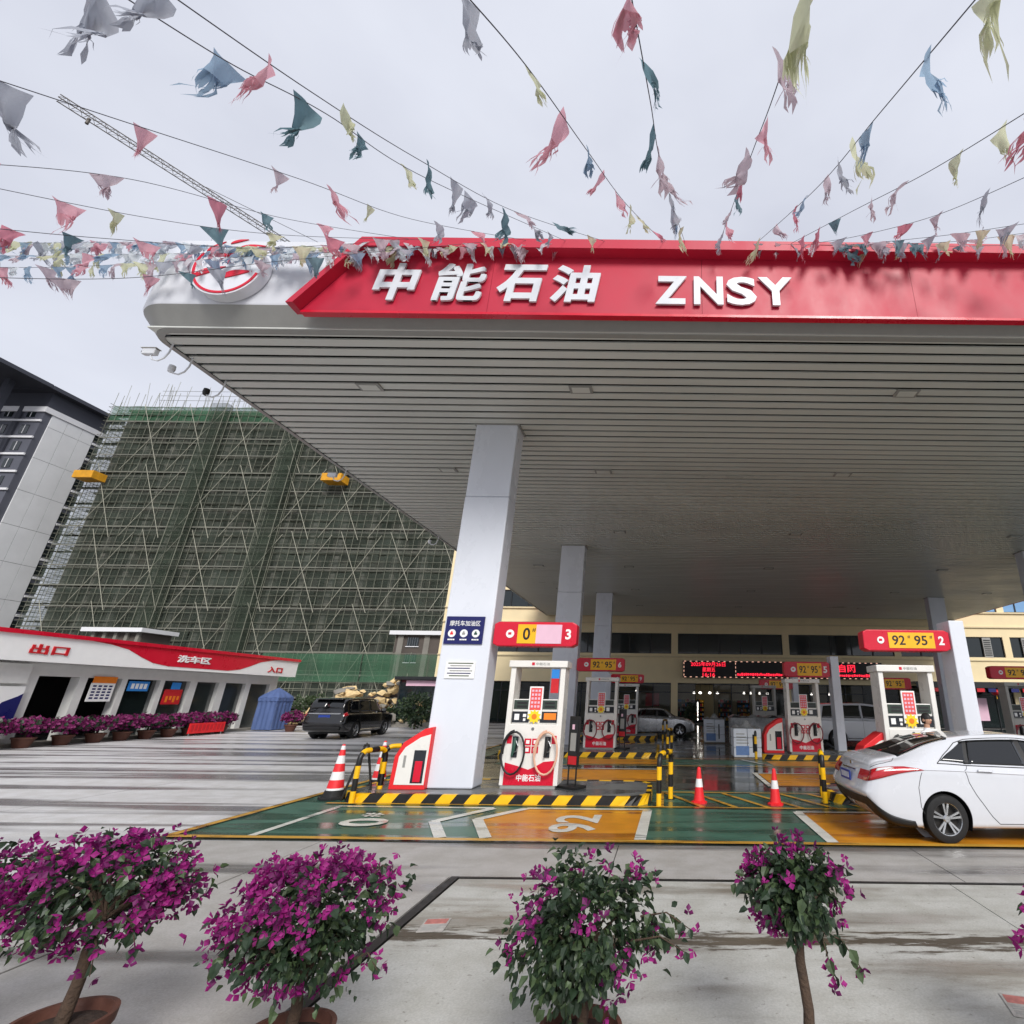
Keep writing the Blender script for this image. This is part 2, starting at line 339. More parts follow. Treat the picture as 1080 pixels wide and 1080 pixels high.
# drain channel with a steel angle along the pale slabs
dr = struct(MB().box(-2.385, -2.295, -6, 6.84, -.028, .006).box(-2.295, 24, 6.795, 6.84, -.028, .005).build('drain_channel', 'steel_dark'))
fore = struct(MB().box(-7.16, 34, 8.285, 43.95, -.028, 0).build('forecourt_floor', 'forecourt_epoxy'))
def sheet(name, m, poly, z, kind='structure', parent=None):
    o = MB().poly([(x, y, z) for x, y in poly]).build(name, m, parent)
    if o.data.polygons[0].normal.z < 0: o.data.flip_normals()
    if not parent: struct(o, kind)
    return o
def rect(x0, x1, y0, y1): return [(x0, y0), (x1, y0), (x1, y1), (x0, y1)]
def line(a, b, wd):
    a, b = Vector(a), Vector(b); n = (b-a).normalized(); n = Vector((-n.y, n.x))*wd/2; return [a-n, b-n, b+n, a+n]
grn = sheet('green_floor_paint', 'green_paint', rect(-7.0, 30, 8.36, 12.9), .004)
sheet('green_floor_paint', 'green_paint', rect(-7.0, -6.1, 12.9, 42), .004)
sheet('green_floor_paint', 'green_paint', rect(-5.2, 12, 17.3, 19.4), .004)
sheet('orange_bay', 'orange_paint', [(-.36, 8.5), (-.36, 10.58), (-2.5, 10.58), (-3.05, 9.69), (-2.52, 8.5)], .008)
sheet('orange_bay', 'orange_paint', rect(2.5, 9.5, 8.42, 10.56), .008)
sheet('orange_bay', 'orange_paint', rect(-3.2, -.2, 14.2, 16.3), .008)
sheet('orange_bay', 'orange_paint', rect(2.6, 9.5, 13.6, 15.8), .008)
sheet('orange_bay', 'orange_paint', rect(-3.0, -.1, 17.6, 19.1), .008)
sheet('orange_bay', 'orange_paint', rect(3.4, 9.5, 17.6, 19.0), .008)
WL = [((-5.9, 8.5), (-5.9, 10.7)), ((-5.9, 10.64), (-3.1, 10.64)), ((-3.1, 10.62), (-3.72, 9.5)), ((-3.72, 9.52), (-3.2, 8.5)),
      ((-2.5, 10.64), (-.25, 10.64)), ((-.3, 10.64), (-.34, 8.5)), ((-2.5, 10.62), (-3.08, 9.69)), ((-3.08, 9.7), (-2.55, 8.5)),
      ((2.42, 10.6), (2.42, 8.45)), ((2.4, 10.6), (9.5, 10.6)), ((9.5, 10.6), (9.5, 8.45)), ((2.5, 13.5), (2.5, 15.9)), ((2.5, 15.8), (9.5, 15.8)), ((3.3, 17.5), (2.6, 19.2)),
      ((-4.6, 16.4), (-.2, 16.4)), ((-5.0, 17.5), (-3.2, 16.4))]
for i, (a, b) in enumerate(WL): sheet('painted_line', 'white_line', line(a, b, .12 if i not in (2, 3, 5, 6, 7, 8) else .17), .012+.0006*i)
YL = [((-7.05, 8.38), (30, 8.34)), ((-7.0, 8.4), (-7.0, 40)), ((-6.3, 10.86), (2.3, 10.86)), ((2.3, 10.86), (9.6, 10.86)), ((-.05, 12.5), (12, 12.6)), ((-.05, 10.9), (-.05, 12.5)), ((-5, 19.3), (9, 19.3)), ((-4, 17.2), (9, 17.2))]
for i, (a, b) in enumerate(YL): sheet('painted_line', 'yellow_line', line(a, b, .13 if i < 2 else .09), .024+.0006*i)
for k in range(8):
    x = .02+k*.62
    if x < 4.4: sheet('painted_line', 'yellow_line', line((x, 12.46), (x+.72, 10.92), .1), .020+.0004*k)
fl = bpy.data.objects.new('floor_lettering', None); col.objects.link(fl); struct(fl)
text('0', 'white_line', fl, (-4.78, 9.38, .016), w=.55, h=.74, depth=.002, bold=.02, face=FLOOR); text('#', 'white_line', fl, (-4.92, 9.92, .016), w=.3, h=.34, depth=.002, bold=.02, face=FLOOR)
text('92', 'white_line', fl, (-1.42, 9.5, .016), w=1.25, h=.74, depth=.002, bold=.02, face=FLOOR)
# old yellow edge line running off the forecourt across the yard
sheet('painted_line', 'yellow_line', line((-7.25, 8.35), (-8.2, 5.4), .16), .0046)
# worn paper notices stuck on the slabs
for k, (x, y, rz, lb) in enumerate(((-2.02, 5.52, .12, 'small red and white notice stuck on the pale slab beside the drain'), (2.42, 4.33, -.25, 'red and white paper notice on the concrete at the right edge'))):
    t = thing('floor_notice', lb, 'notice', (x, y, .004), rz)
    t.scale = (.85, .85, 1); box('sheet', 'worn_paper', t, -.13, .13, -.17, .17, 0, .003); box('red_band', 'worn_red', t, -.11, .11, .03, .15, .003, .005)
    for q in range(4): box('print_row', 'trim_grey', t, -.1, .02+.02*q, -.13+.035*q, -.115+.035*q, .003, .0045)

# ------------------------------------------------------------------ the canopy
canopy = thing('fuel_canopy', 'large white and red filling station canopy with slatted soffit and 中能石油 fascia', 'canopy', (0, 0, 0))
ZC, YF, XL, XR, YB = 8.52, 7.79, -10.47, 24.6, 43.9
# swept white edge with a rounded corner
path = [(XR, YF)]; rc = .8
path += [(XL+rc, YF)] + [(XL+rc-rc*math.sin(a*math.pi/24), YF+rc-rc*math.cos(a*math.pi/24)) for a in range(1, 12)] + [(XL, YF+rc)] + [(XL, YB)]
def offset_path(d):
    out = []
    for i, (x, y) in enumerate(path):
        a = Vector(path[max(i-1, 0)]); b = Vector(path[min(i+1, len(path)-1)]); t = (b-a).normalized(); out.append((x+t.y*-d, y+t.x*d))
    return out
def sweep(name, m, prof, parent=canopy, smooth=30):
    mb = MB(); rows = [[(x, y, z) for x, y in offset_path(d)] for d, z in prof]
    n = len(path)
    for r_ in rows: mb.v += r_
    for i in range(len(rows)-1):
        for k in range(n-1): mb.f.append((i*n+k, i*n+k+1, (i+1)*n+k+1, (i+1)*n+k))
    return mb.build(name, m, parent, smooth=smooth)
# positive d is outward
sweep('edge_panel', 'panel_white', [(-.02, 8.86), (0, 8.9), (0, 10.42), (-.25, 10.44)])
sweep('edge_return', 'trim_grey', [(-.42, 8.50), (-.30, 8.505), (-.02, 8.86)])
box('roof_deck', 'trim_grey', canopy, XL+.3, XR-.1, YF+.3, YB, 10.2, 10.3)
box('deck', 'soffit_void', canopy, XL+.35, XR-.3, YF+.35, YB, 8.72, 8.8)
# red side strip and right-hand end
box('side_fascia', 'fascia_red', canopy, XL-.02, XL-.002, 10.3, YB, 8.87, 10.3)
box('side_fascia', 'fascia_red', canopy, XR-.1, XR, YF, YB, 8.55, 10.4)
# red front fascia: panels, overhanging lip, slanted start
px_ = [-3.4, .6, 4.6, 8.6, 12.6, 16.6, 20.6, 24.6]
sl0 = lambda z: -6.84+(z-8.6)*.66
MB().prism([(sl0(8.6), 8.6), (-3.403, 8.6), (-3.403, 10.05), (sl0(10.05), 10.05)], YF-.06, YF-.14, 'y').build('fascia_panel', 'fascia_red', canopy)
for a, b in zip(px_[:-1], px_[1:]): box('fascia_panel', 'fascia_red', canopy, a+.003, b-.003, YF-.14, YF-.06, 8.6, 10.05)
MB().prism([(sl0(9.94)-.1, 9.94), (XR, 9.94), (XR, 10.16), (sl0(10.16)-.1, 10.16)], YF-.38, YF-.03, 'y').build('fascia_lip', 'fascia_red', canopy)
MB().prism([(sl0(8.6)-.14, 8.6), (sl0(8.6)-.01, 8.6), (sl0(9.935)-.01, 9.935), (sl0(9.935)-.14, 9.935)], YF-.36, YF-.03, 'y').build('slanted_edge', 'fascia_red', canopy)
box('bottom_trim', 'sign_red', canopy, -6.83, XR, YF-.16, YF-.03, 8.545, 8.598)
# soffit slats
y = YF+.27; k = 0
slm = MB().box(XL+.42, XR-.25, 0, .212, -.03, 0).mesh('slat')
slm.materials.append(M('soffit_slat'))
while y < YB-.3:
    o = link('slat', slm, None, canopy, loc=(0, y, ZC+.03+random.uniform(-.004, .004))); y += .302
for X in (-6.8, -2.0, 5.4, 14.6, 20.5):
    for Yl in (9.98, 14.45, 20.5, 26.5, 32.5, 38.5):
        MB().box(X-.26, X+.26, Yl-.15, Yl+.15, ZC-.035, ZC-.003).build('soffit_light', 'trim_grey', canopy)
        box('lens', 'soffit_slat', canopy, X-.2, X+.2, Yl-.1, Yl+.1, ZC-.045, ZC-.036)
# lettering on the fascia
for ch, cx, cw in (('中', -5.16, .84), ('能', -3.96, .96), ('石', -2.80, .92), ('油', -1.78, .92)):
    if ch != '能': text(ch, 'letter_white', canopy, (cx, YF-.17, 9.25), w=cw, h=.88, depth=.04, bold=.034, shear=.12, name='letter')
    else:                                # this glyph is thickened by overlapping strokes instead of an outline offset
        src = text_mesh(ch, cw*.96, .85, .04, 0, .12); mb = MB(); kk = 0
        for ox in (-.022, 0, .022):
            for oz in (-.016, .016):
                n = len(mb.v); mb.v += [(v.co.x+ox, v.co.y+oz, v.co.z+.0011*kk) for v in src.vertices]; mb.f += [tuple(n+i for i in p.vertices) for p in src.polygons]; kk += 1
        link('letter', mb.mesh('letter', fix=False), 'letter_white', canopy, mw=Matrix.Translation((cx, YF-.17, 9.25)) @ FACE_S)
for ch, cx, cw in (('Z', .02, .58), ('N', .72, .55), ('S', 1.34, .56), ('Y', 1.98, .64)):
    text(ch, 'letter_white', canopy, (cx, YF-.17, 9.12), w=cw, h=.66, depth=.04, bold=.03, name='letter')
# round emblem on the white corner
ex, ez, er = -8.42, 9.55, .68
MB().lathe([(er, YF-.22), (er, YF-.02)], 48, (ex, 0, ez), 'y').build('emblem_drum', 'panel_white', canopy, smooth=30)
def ring(r0, r1, y0, y1, a0=0, a1=360, n=48):
    mb = MB()
    for i in range(n+1):
        a = R(a0+(a1-a0)*i/n); c, s_ = math.cos(a), math.sin(a)
        mb.v += [(ex+r0*c, y0, ez+r0*s_), (ex+r1*c, y0, ez+r1*s_), (ex+r1*c, y1, ez+r1*s_), (ex+r0*c, y1, ez+r0*s_)]
    for i in range(n):
        for q in range(4): a = 4*i+q; b = 4*i+(q+1) % 4; mb.f.append((a, b, b+4, a+4))
    return mb
ring(.60, .645, YF-.235, YF-.215, 150, 345).build('emblem_ring', 'sign_red', canopy)
def leafshape(x0, z0, x1, z1, wd, n=10):
    a, b = Vector((x0, z0)), Vector((x1, z1)); d = b-a; nn = Vector((-d.y, d.x)).normalized(); up = []; dn = []
    for i in range(n+1):
        t = i/n; p = a+d*t; q = math.sin(math.pi*t**.7)*wd; up.append(p+nn*q); dn.append(p-nn*q*.15)
    return [(ex+p.x, ez+p.y) for p in up+dn[-2:0:-1]]
for sh in ((-.58, -.28, -.02, -.02, .11), (-.02, .05, .33, .42, .09), (-.05, -.3, .5, -.12, .12), (.1, .45, .62, .5, .06), (-.5, .35, -.2, .6, .05), (-.1, .55, .22, .66, .05), (-.3, .2, .12, .28, .07)):
    MB().prism(leafshape(*sh), YF-.24, YF-.215, 'y').build('emblem_mark', 'sign_red', canopy)
# cameras hung under the left edge
def cctv(y, lb, kind=0):
    t = thing('security_camera', lb, 'camera', (XL+.5, y, 8.5)); t.scale = (.72, .72, .8)
    MB().tube([(0, 0, .05), (-.02, 0, -.25), (-.1, 0, -.42), (-.25, 0, -.5), (-.42, 0, -.46), (-.5, 0, -.34)], .022, 8).build('bracket', 'white_paint', t, smooth=True)
    if kind == 0:
        box('housing', 'white_paint', t, -.72, -.36, -.07, .07, -.33, -.17, .02); MB().lathe([(.055, -.745), (.055, -.70)], 14, (0, 0, -.26), 'x').build('lens', 'black_paint', t)
        box('sunshield', 'pump_grey', t, -.77, -.34, -.085, .085, -.165, -.15)
    else:
        MB().lathe([(.02, -.12), (.08, -.14), (.09, -.24), (.07, -.32), (0.01, -.35)], 16, (-.5, 0, -.1)).build('dome', 'black_paint' if kind == 2 else 'white_paint', t, smooth=True)
cctv(8.54, 'white box camera on curved bracket at the canopy corner'); cctv(9.0, 'small white dome camera second from canopy corner', 1)
cctv(9.85, 'black dome camera on white bracket, third along the canopy edge', 2); cctv(14.5, 'white camera under the canopy edge near the right yellow platform'); cctv(21.4, 'small white camera farthest along the left canopy edge', 1)

# ------------------------------------------------------------------ columns
def column(lb, x, y, z0=.0, notices=False):
    t = thing('canopy_column', lb, 'column', (x, y, z0), group='canopy columns')
    h = ZC+.06-z0; zj = 6.35
    box('lower_cladding', 'column_white', t, -.54, .54, -.3, .3, 0, zj-.003, .03)
    box('upper_cladding', 'column_white', t, -.535, .535, -.295, .295, zj, h, .03)
    box('collar', 'trim_grey', t, -.58, .58, -.34, .34, h-.09, h-.012)
    return t
c1 = column('nearest tall white column with blue sign, beside pump 3', -4.41, 11.92, .165)
column('second white column behind pump 6', -4.3, 22.92); column('third white column, farthest in left row', -4.1, 34.0)
column('white column at the right edge of the picture', 16.85, 22.92); column('white column behind the number 2 sign', 17.95, 34.2)
bs = tag(box('blue_sign', 'navy', None, -4.90, -4.05, 11.585, 11.612, 3.0, 3.60), 'navy blue motorcycle refuelling sign with three white discs on nearest column', 'sign')
text('摩托车加油区', 'print_white', bs, (-4.475, 11.584, 3.45), w=.68, h=.12, depth=.004, bold=.006)
for k, x in enumerate((-4.74, -4.475, -4.21)):
    d = MB().lathe([(.085, 11.578), (.085, 11.584)], 24, (x, 0, 3.23), 'y').build('disc', 'print_white', bs)
    MB().box(x-.035, x+.03, 11.574, 11.577, 3.2, 3.245).box(x-.02, x+.012, 11.574, 11.577, 3.245, 3.275).build('icon', ('cone_red', 'trim_grey', 'green_grip')[k], d)
    for q in range(4): box('caption', 'print_white', bs, x-.075+.04*q, x-.045+.04*q, 11.579, 11.584, 3.08, 3.11)
pn = tag(box('notice_sheet', 'print_white', None, -4.77, -4.13, 11.596, 11.612, 2.28, 2.63), 'white printed notice with green border below the blue sign', 'notice')
for q in range(6): box('print_row', ('leaf_light', 'trim_grey', 'navy', 'trim_grey', 'navy', 'leaf_light')[q], pn, -4.72+(.05 if q % 2 else .0), -4.18-.03*(q % 3), 11.592, 11.596, 2.585-.052*q, 2.605-.052*q)

# ------------------------------------------------------------------ station building
sb = thing('station_building', 'cream station building with dark window bands and glazed shop front', 'building', (0, 44, 0))
XL2, XR2 = -18.9, 36.
bays = [(-17.9, -8.85), (-8.3, .45), (1.0, 9.75), (10.3, 19.05), (19.6, 28.3), (28.9, 35.4)]
for z0, z1, nm in ((3.2, 5.5, 'wall_band'), (7.16, 9.25, 'wall_band'), (10.7, 12.2, 'wall_band'), (13.6, 14.4, 'parapet')): box(nm, 'cream_wall', sb, XL2, XR2, 0, .4, z0, z1)
for (z0, z1) in ((0, 3.2), (5.5, 7.16), (9.25, 10.7), (12.2, 13.6)):
    e = [XL2]+[v for b in bays for v in b]+[XR2]
    for i in range(0, len(e), 2): box('pier', 'cream_wall', sb, e[i], e[i+1], .0, .4, z0+.001, z1-.001)
box('ledge', 'cream_trim', sb, XL2, XR2, -.12, 0, 7.9, 8.02); box('ledge', 'cream_trim', sb, XL2, XR2, -.1, 0, 5.2, 5.3); box('ledge', 'cream_trim', sb, XL2, XR2, -.14, 0, 9.1, 9.22)
box('rear_wall', 'cream_wall', sb, XL2, XR2, 9.0, 9.3, 0, 14.3); box('end_wall', 'cream_wall', sb, XL2, XL2+.3, .4, 9, 0, 14.4); box('end_wall', 'cream_wall', sb, XR2-.3, XR2, .4, 9, 0, 14.4)
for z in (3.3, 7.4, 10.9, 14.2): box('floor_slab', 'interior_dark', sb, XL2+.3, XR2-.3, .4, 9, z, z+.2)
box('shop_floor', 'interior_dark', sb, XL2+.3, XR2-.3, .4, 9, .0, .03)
for bi, (a, b) in enumerate(bays):
    for (z0, z1, n) in ((5.5, 7.16, 5), (9.25, 10.7, 6), (12.2, 13.6, 5)):
        for k in range(n):
            x0 = a+(b-a)*k/n; x1 = a+(b-a)*(k+1)/n
            wn = box('window', 'glass_blue' if z0 == 9.25 and bi >= 3 else 'glass_dark', sb, x0+.04, x1-.04, .16+.01*(k % 2), .19+.01*(k % 2), z0+.05, z1-.05)
            MB().box(x0, x0+.05, .1, .22, z0, z1).box(x1-.05, x1, .1, .22, z0, z1).box(x0+.05, x1-.05, .1, .22, z0, z0+.05).box(x0+.05, x1-.05, .1, .22, z1-.05, z1).build('frame', 'frame_dark', wn)
    n = 6
    for k in range(n):
        x0 = a+(b-a)*k/n; x1 = a+(b-a)*(k+1)/n
        if bi == 2 and k == 1: continue                              # the open doorway
        p = box('shop_pane', 'shop_glass', sb, x0+.03, x1-.03, .18, .195, .1, 3.15)
        MB().box(x0, x0+.035, .12, .24, 0, 3.2).box(x1-.035, x1, .12, .24, 0, 3.2).box(x0+.035, x1-.035, .12, .24, 2.45, 2.52).build('frame', 'frame_dark', p)
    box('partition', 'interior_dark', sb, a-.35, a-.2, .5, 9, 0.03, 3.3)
# air-conditioner grilles at right outside the canopy
for X in (26.9, 30.2, 33.2):
    gr = box('grille', 'trim_grey', sb, X-.35, X+.35, -.02, .09, 5.5, 7.1)
    for q in range(8): box('louvre', 'frame_dark', gr, X-.28, X+.28, -.05, -.022, 5.65+.17*q, 5.72+.17*q)
# eave over the right-hand shops
box('eave', 'trim_grey', sb, 19.8, 36, -1.4, 0, 3.35, 3.5); box('eave_trim', 'frame_dark', sb, 19.8, 36, -1.45, -1.41, 3.05, 3.5)
for k in range(14): box('valance', 'poster_red' if k % 2 else 'navy', sb, 20+.9*k, 20.6+.9*k, -1.5, -1.46, 2.75, 3.02)
# inside the shop
for k, (X, Yy, c) in enumerate(((1.6, 50.2, 'shelf'), (3.0, 50.5, 'shelf'), (5.4, 49.6, 'shelf'), (7.2, 50.2, 'shelf'), (-4, 49.5, 'shelf'), (12.5, 49.5, 'shelf'), (15.5, 50, 'shelf'), (23, 49.5, 'shelf'))):
    t = thing('shop_shelf', ['leftmost goods shelf behind the shop doorway', 'goods shelf second behind the doorway', 'goods shelf right of the doorway', 'goods shelf behind the covered cartons', 'goods shelf behind the silver car', 'goods shelf behind pump 5', 'goods shelf behind the white van', 'goods shelf in the right-hand shop'][k], 'shelf', (X, Yy, .03), group='shelves inside the shop')
    box('back', 'interior_dark', t, -.6, .6, .2, .23, 0, 1.9)
    for q in range(5):
        sh = box('board', c, t, -.6, .6, -.2, .2, .15+.38*q, .18+.38*q)
        for j in range(7): box('pack', random.choice(['poster_red', 'sign_yellow', 'poster_blue', 'carton_white', 'green_grip', 'label_orange', 'lantern_red']), sh, -.56+.16*j, -.44+.16*j, -.15, .05, .182+.38*q, .32+.38*q+random.uniform(0, .12))
for k, (X, Z) in enumerate(((2.6, 2.5), (3.15, 2.5), (4.0, 2.5), (4.7, 2.5), (7.1, 2.52), (7.7, 2.52), (8.5, 2.52), (9.2, 2.52), (-2.6, 2.6), (13.2, 2.5), (14.8, 2.5))):
    t = thing('pendant_lamp', ('first', 'second', 'third', 'fourth', 'fifth', 'sixth', 'seventh', 'eighth', 'lone far-left', 'left of two far-right', 'rightmost')[k]+' round glowing lamp of the row hanging inside the shop', 'lamp', (X, 49, Z), group='lamps inside the shop')
    MB().lathe([(.02, .12), (.12, .06), (.13, 0), (.09, -.05), (.02, -.06)], 12).build('bulb', 'lamp_glow', t, smooth=True); MB().tube([(0, 0, .1), (0, 0, .8)], .01, 5).build('wire', 'frame_dark', t)
t = thing('lit_cooler', 'narrow lit drinks cooler standing inside the shop doorway', 'cooler', (2.75, 48.6, .03)); box('cabinet', 'frame_dark', t, -.35, .35, 0, .6, 0, 1.85, .01); box('light_strip', 'lamp_glow', t, .1, .16, -.012, -.002, .2, 1.7)
for q in range(4): box('bottle_row', ('sign_yellow', 'label_orange', 'carton_white', 'green_grip')[q], t, -.3, .06, -.01, -.002, .25+.38*q, .5+.38*q)
box('lantern_poster', 'poster_red', sb, -1.6, -.5, .26, .28, 1.4, 2.4)
for X in (23.2, 26.2):
    t = thing('red_lantern', 'red paper lantern hanging under the right-hand eave, ' + ('left of the two' if X < 24 else 'right of the two'), 'lantern', (X, 42.9, 2.75)); MB().lathe([(.12, .24), (.3, .16), (.38, 0), (.3, -.16), (.12, -.24)], 18).build('shade', 'lantern_red', t, smooth=True); MB().tube([(0, 0, .2), (0, 0, .72)], .012, 5).build('cord', 'frame_dark', t); MB().tube([(0, 0, -.22), (0, 0, -.5)], .03, 6).build('tassel', 'sign_yellow', t)
# painting-like panel on the right-hand wall
box('wall_panel', 'pale_pink', sb, 24.3, 26.0, .03, .08, .6, 2.3)
# LED displays
led = thing('led_display', 'long red LED message board above the shop doorway', 'display', (0, 43.4, 0))
box('case', 'led_black', led, 1.4, 5.6, .0, .5, 3.62, 4.92); box('case', 'led_black', led, 5.62, 17.6, .0, .5, 3.62, 4.92)
text('2025年09月26日', 'led_red', led, (3.45, -.004, 4.66), w=2.8, h=.36, depth=.006, bold=.01)
text('星期五', 'led_red', led, (3.5, -.004, 4.24), w=1.05, h=.34, depth=.006, bold=.01); text('16:16', 'led_red', led, (3.5, -.004, 3.84), w=1.0, h=.3, depth=.006, bold=.01)
text('品采购自网', 'led_red', led, (13.6, -.004, 4.45), w=3.6, h=.62, depth=.006, bold=.015)
x = 5.8
while x < 17.3:
    wd = random.uniform(.08, .16); box('led_segment', 'led_red', led, x, x+wd, -.006, -.001, 3.78+random.uniform(0, .05), 3.98+random.uniform(-.04, .03)); x += wd+.05
for zz in (3.66, 4.88):
    x = 1.5
    while x < 17.4: box('led_dash', 'led_dash', led, x, x+.16, -.006, -.001, zz-.025, zz+.025); x += .46
for q in range(4): box('led_dash', 'led_dash', led, 1.46, 1.51, -.006, -.001, 3.75+.3*q, 3.9+.3*q); box('led_dash', 'led_dash', led, 5.66, 5.71, -.006, -.001, 3.75+.3*q, 3.9+.3*q)

# ------------------------------------------------------------------ car wash on the left
wash = thing('car_wash_building', 'long white car wash building with red topped fascia reading 洗车区', 'building', (-24.2, 0, 0))
Y0, Y1 = 8., 34.2
fz = lambda y: 3.0
box('fascia', 'print_white', wash, .2, .7, Y0, Y1, 2.98, 3.9); box('roof_cap', 'sign_red', wash, -7, .78, Y0-.1, Y1+.08, 3.902, 4.05)
pts = [(21.6, 3.9), (22.4, 3.84), (23.2, 3.70), (23.9, 3.42), (24.5, 3.22), (25.3, 3.12), (28.8, 3.10), (29.6, 3.2), (30.3, 3.42), (31.0, 3.68), (31.8, 3.82), (32.6, 3.9)]
MB().prism(pts, .702, .716, 'x').build('swoosh', 'sign_red', wash)
text('出口', 'poster_red', wash, (.705, 20.25, 3.42), w=1.3, h=.36, depth=.03, bold=.03, face=FACE_E, name='letter'); text('洗车区', 'print_white', wash, (.718, 26.6, 3.5), w=1.9, h=.34, depth=.03, bold=.03, face=FACE_E, name='letter'); text('入口', 'poster_red', wash, (.705, 32.3, 3.32), w=1.2, h=.34, depth=.03, bold=.03, face=FACE_E, name='letter')
box('header', 'wash_wall', wash, -.3, .1, Y0, 33.6, 2.5, 2.98)
pe = [19.6, 20.76, 22.22, 22.54, 23.98, 24.23, 25.81, 26.05, 27.46, 27.87, 29.24, 29.69, 31.11, 31.48, 33.0, 33.6]
for i in range(0, 16, 2): box('pillar', 'wash_wall', wash, -.25, .12, pe[i], pe[i+1], 0, 2.498)
box('pillar', 'wash_wall', wash, -.25, .12, 14.2, 14.7, 0, 2.498); box('pillar', 'wash_wall', wash, -.25, .12, Y0, Y0+.5, 0, 2.498)
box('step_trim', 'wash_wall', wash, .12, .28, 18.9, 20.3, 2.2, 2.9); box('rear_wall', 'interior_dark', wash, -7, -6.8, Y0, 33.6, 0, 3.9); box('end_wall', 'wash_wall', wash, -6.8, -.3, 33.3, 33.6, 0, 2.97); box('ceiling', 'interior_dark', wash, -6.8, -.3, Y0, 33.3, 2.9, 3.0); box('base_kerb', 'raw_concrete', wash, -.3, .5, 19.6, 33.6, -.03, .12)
for i in range(3, 15, 2):
    if i != 3: box('window_glass', 'shop_glass', wash, -.1, -.08, pe[i], pe[i+1], .13, 2.49)
def wposter(name, m, y0, y1, z0, z1, lb):
    return tag(box(name, m, None, -24.07, -24.03, y0, y1, z0, z1), lb, 'poster')
p = wposter('price_poster', 'print_white', 22.72, 23.7, 1.56, 2.3, 'white price list with orange heading hung in the car wash window'); box('heading', 'label_orange', p, -24.03, -24.02, 22.72, 23.7, 2.3, 2.56)
for r_ in range(5):
    for c_ in range(4): box('print_row', 'navy', p, -24.03, -24.026, 22.8+.22*c_, 22.94+.22*c_, 1.66+.12*r_, 1.73+.12*r_)
p = wposter('blue_poster', 'poster_blue', 24.3, 25.25, 2.0, 2.42, 'bright blue sign hung in the car wash window')
for c_ in range(4): box('print_block', 'print_white', p, -24.03, -24.026, 24.42+.2*c_, 24.56+.2*c_, 2.1, 2.32)
p = wposter('red_poster', 'poster_red', 26.15, 27.1, 1.42, 2.1, 'red poster with yellow print hung in the car wash window'); box('upper_sheet', 'poster_blue', p, -24.03, -24.02, 26.4, 26.9, 2.11, 2.42)
for c_ in range(4): box('print_block', 'label_orange', p, -24.03, -24.026, 26.28+.2*c_, 26.4+.2*c_, 1.52+.1*(c_ % 2), 1.8)
t = thing('pull_up_banner', 'white pull-up banner with dark blue swoosh at the car wash corner', 'banner', (-23.95, 19.5, 0)); box('sheet', 'print_white', t, 0, .02, 0, .85, .3, 2.1)
MB().prism([(.1, 1.2), (.3, 1.55), (.7, 1.75), (.85, 1.85), (.85, 1.0), (.6, .9), (.3, 1.0)], .021, .026, 'x').build('swoosh', 'navy', t); box('foot', 'metal', t, -.1, .12, 0, .85, 0.0, .06); MB().tube([(-.02, .42, 0), (-.02, .42, 2.1)], .012, 6).build('pole', 'metal', t)
rb = thing('red_slogan_board', 'low red board standing among the planters by the car wash', 'sign', (-22.75, 0, 0)); box('board', 'cone_red', rb, 0, .04, 26.6, 28.7, .12, .58)
for k in range(9): box('print_block', 'poster_red', rb, .04, .05, 26.7+.22*k, 26.84+.22*k, .22+.03*(k % 2), .5)
for yy in (26.7, 28.6): MB().tube([(.0, yy, 0), (.0, yy, .2)], .02, 6).build('leg', 'metal', rb)
# blue pop-up tent
t = thing('blue_tent', 'blue pop-up tent with cloth walls at the car wash end', 'tent', (-22.9, 32.2, 0)); t.scale = (.46, .52, .92)
def roof(u, v):
    a = u*2*math.pi; r_ = 1.28*(1-v); sq = 1/max(abs(math.cos(a)), abs(math.sin(a))); return (r_*sq*math.cos(a), r_*sq*math.sin(a), 1.9+.62*v**.8-.04*math.sin(8*a)*(1-v))
MB().grid(roof, 40, 6).build('roof', 'tent_blue', t, smooth=True)
for s in (-1, 1):
    for q in (-1, 1): MB().tube([(s*1.15, q*1.15, 0), (s*1.15, q*1.15, 1.9)], .03, 6).build('leg', 'metal', t)
for k in range(4):
    def wall(u, v, k=k):
        d = 1.2+.04*math.sin(u*26+k)+.03*math.sin(v*5+u*9); q = -1.2+2.4*u; p = [(d, q), (q, -d), (-d, q), (q, d)][k]; return (p[0], p[1], .05+1.86*v)
    MB().grid(wall, 24, 6).build('wall', 'tent_blue', t, smooth=True)
MB().grid(lambda u, v: (1.27+.02*math.sin(u*30), -1.27+2.54*u, 1.7+.22*v), 24, 2).build('valance', 'tent_blue', t, smooth=True)
MB().grid(lambda u, v: (-1.27+2.54*u, -1.27-.02*math.sin(u*30), 1.7+.22*v), 24, 2).build('valance', 'tent_blue', t, smooth=True)

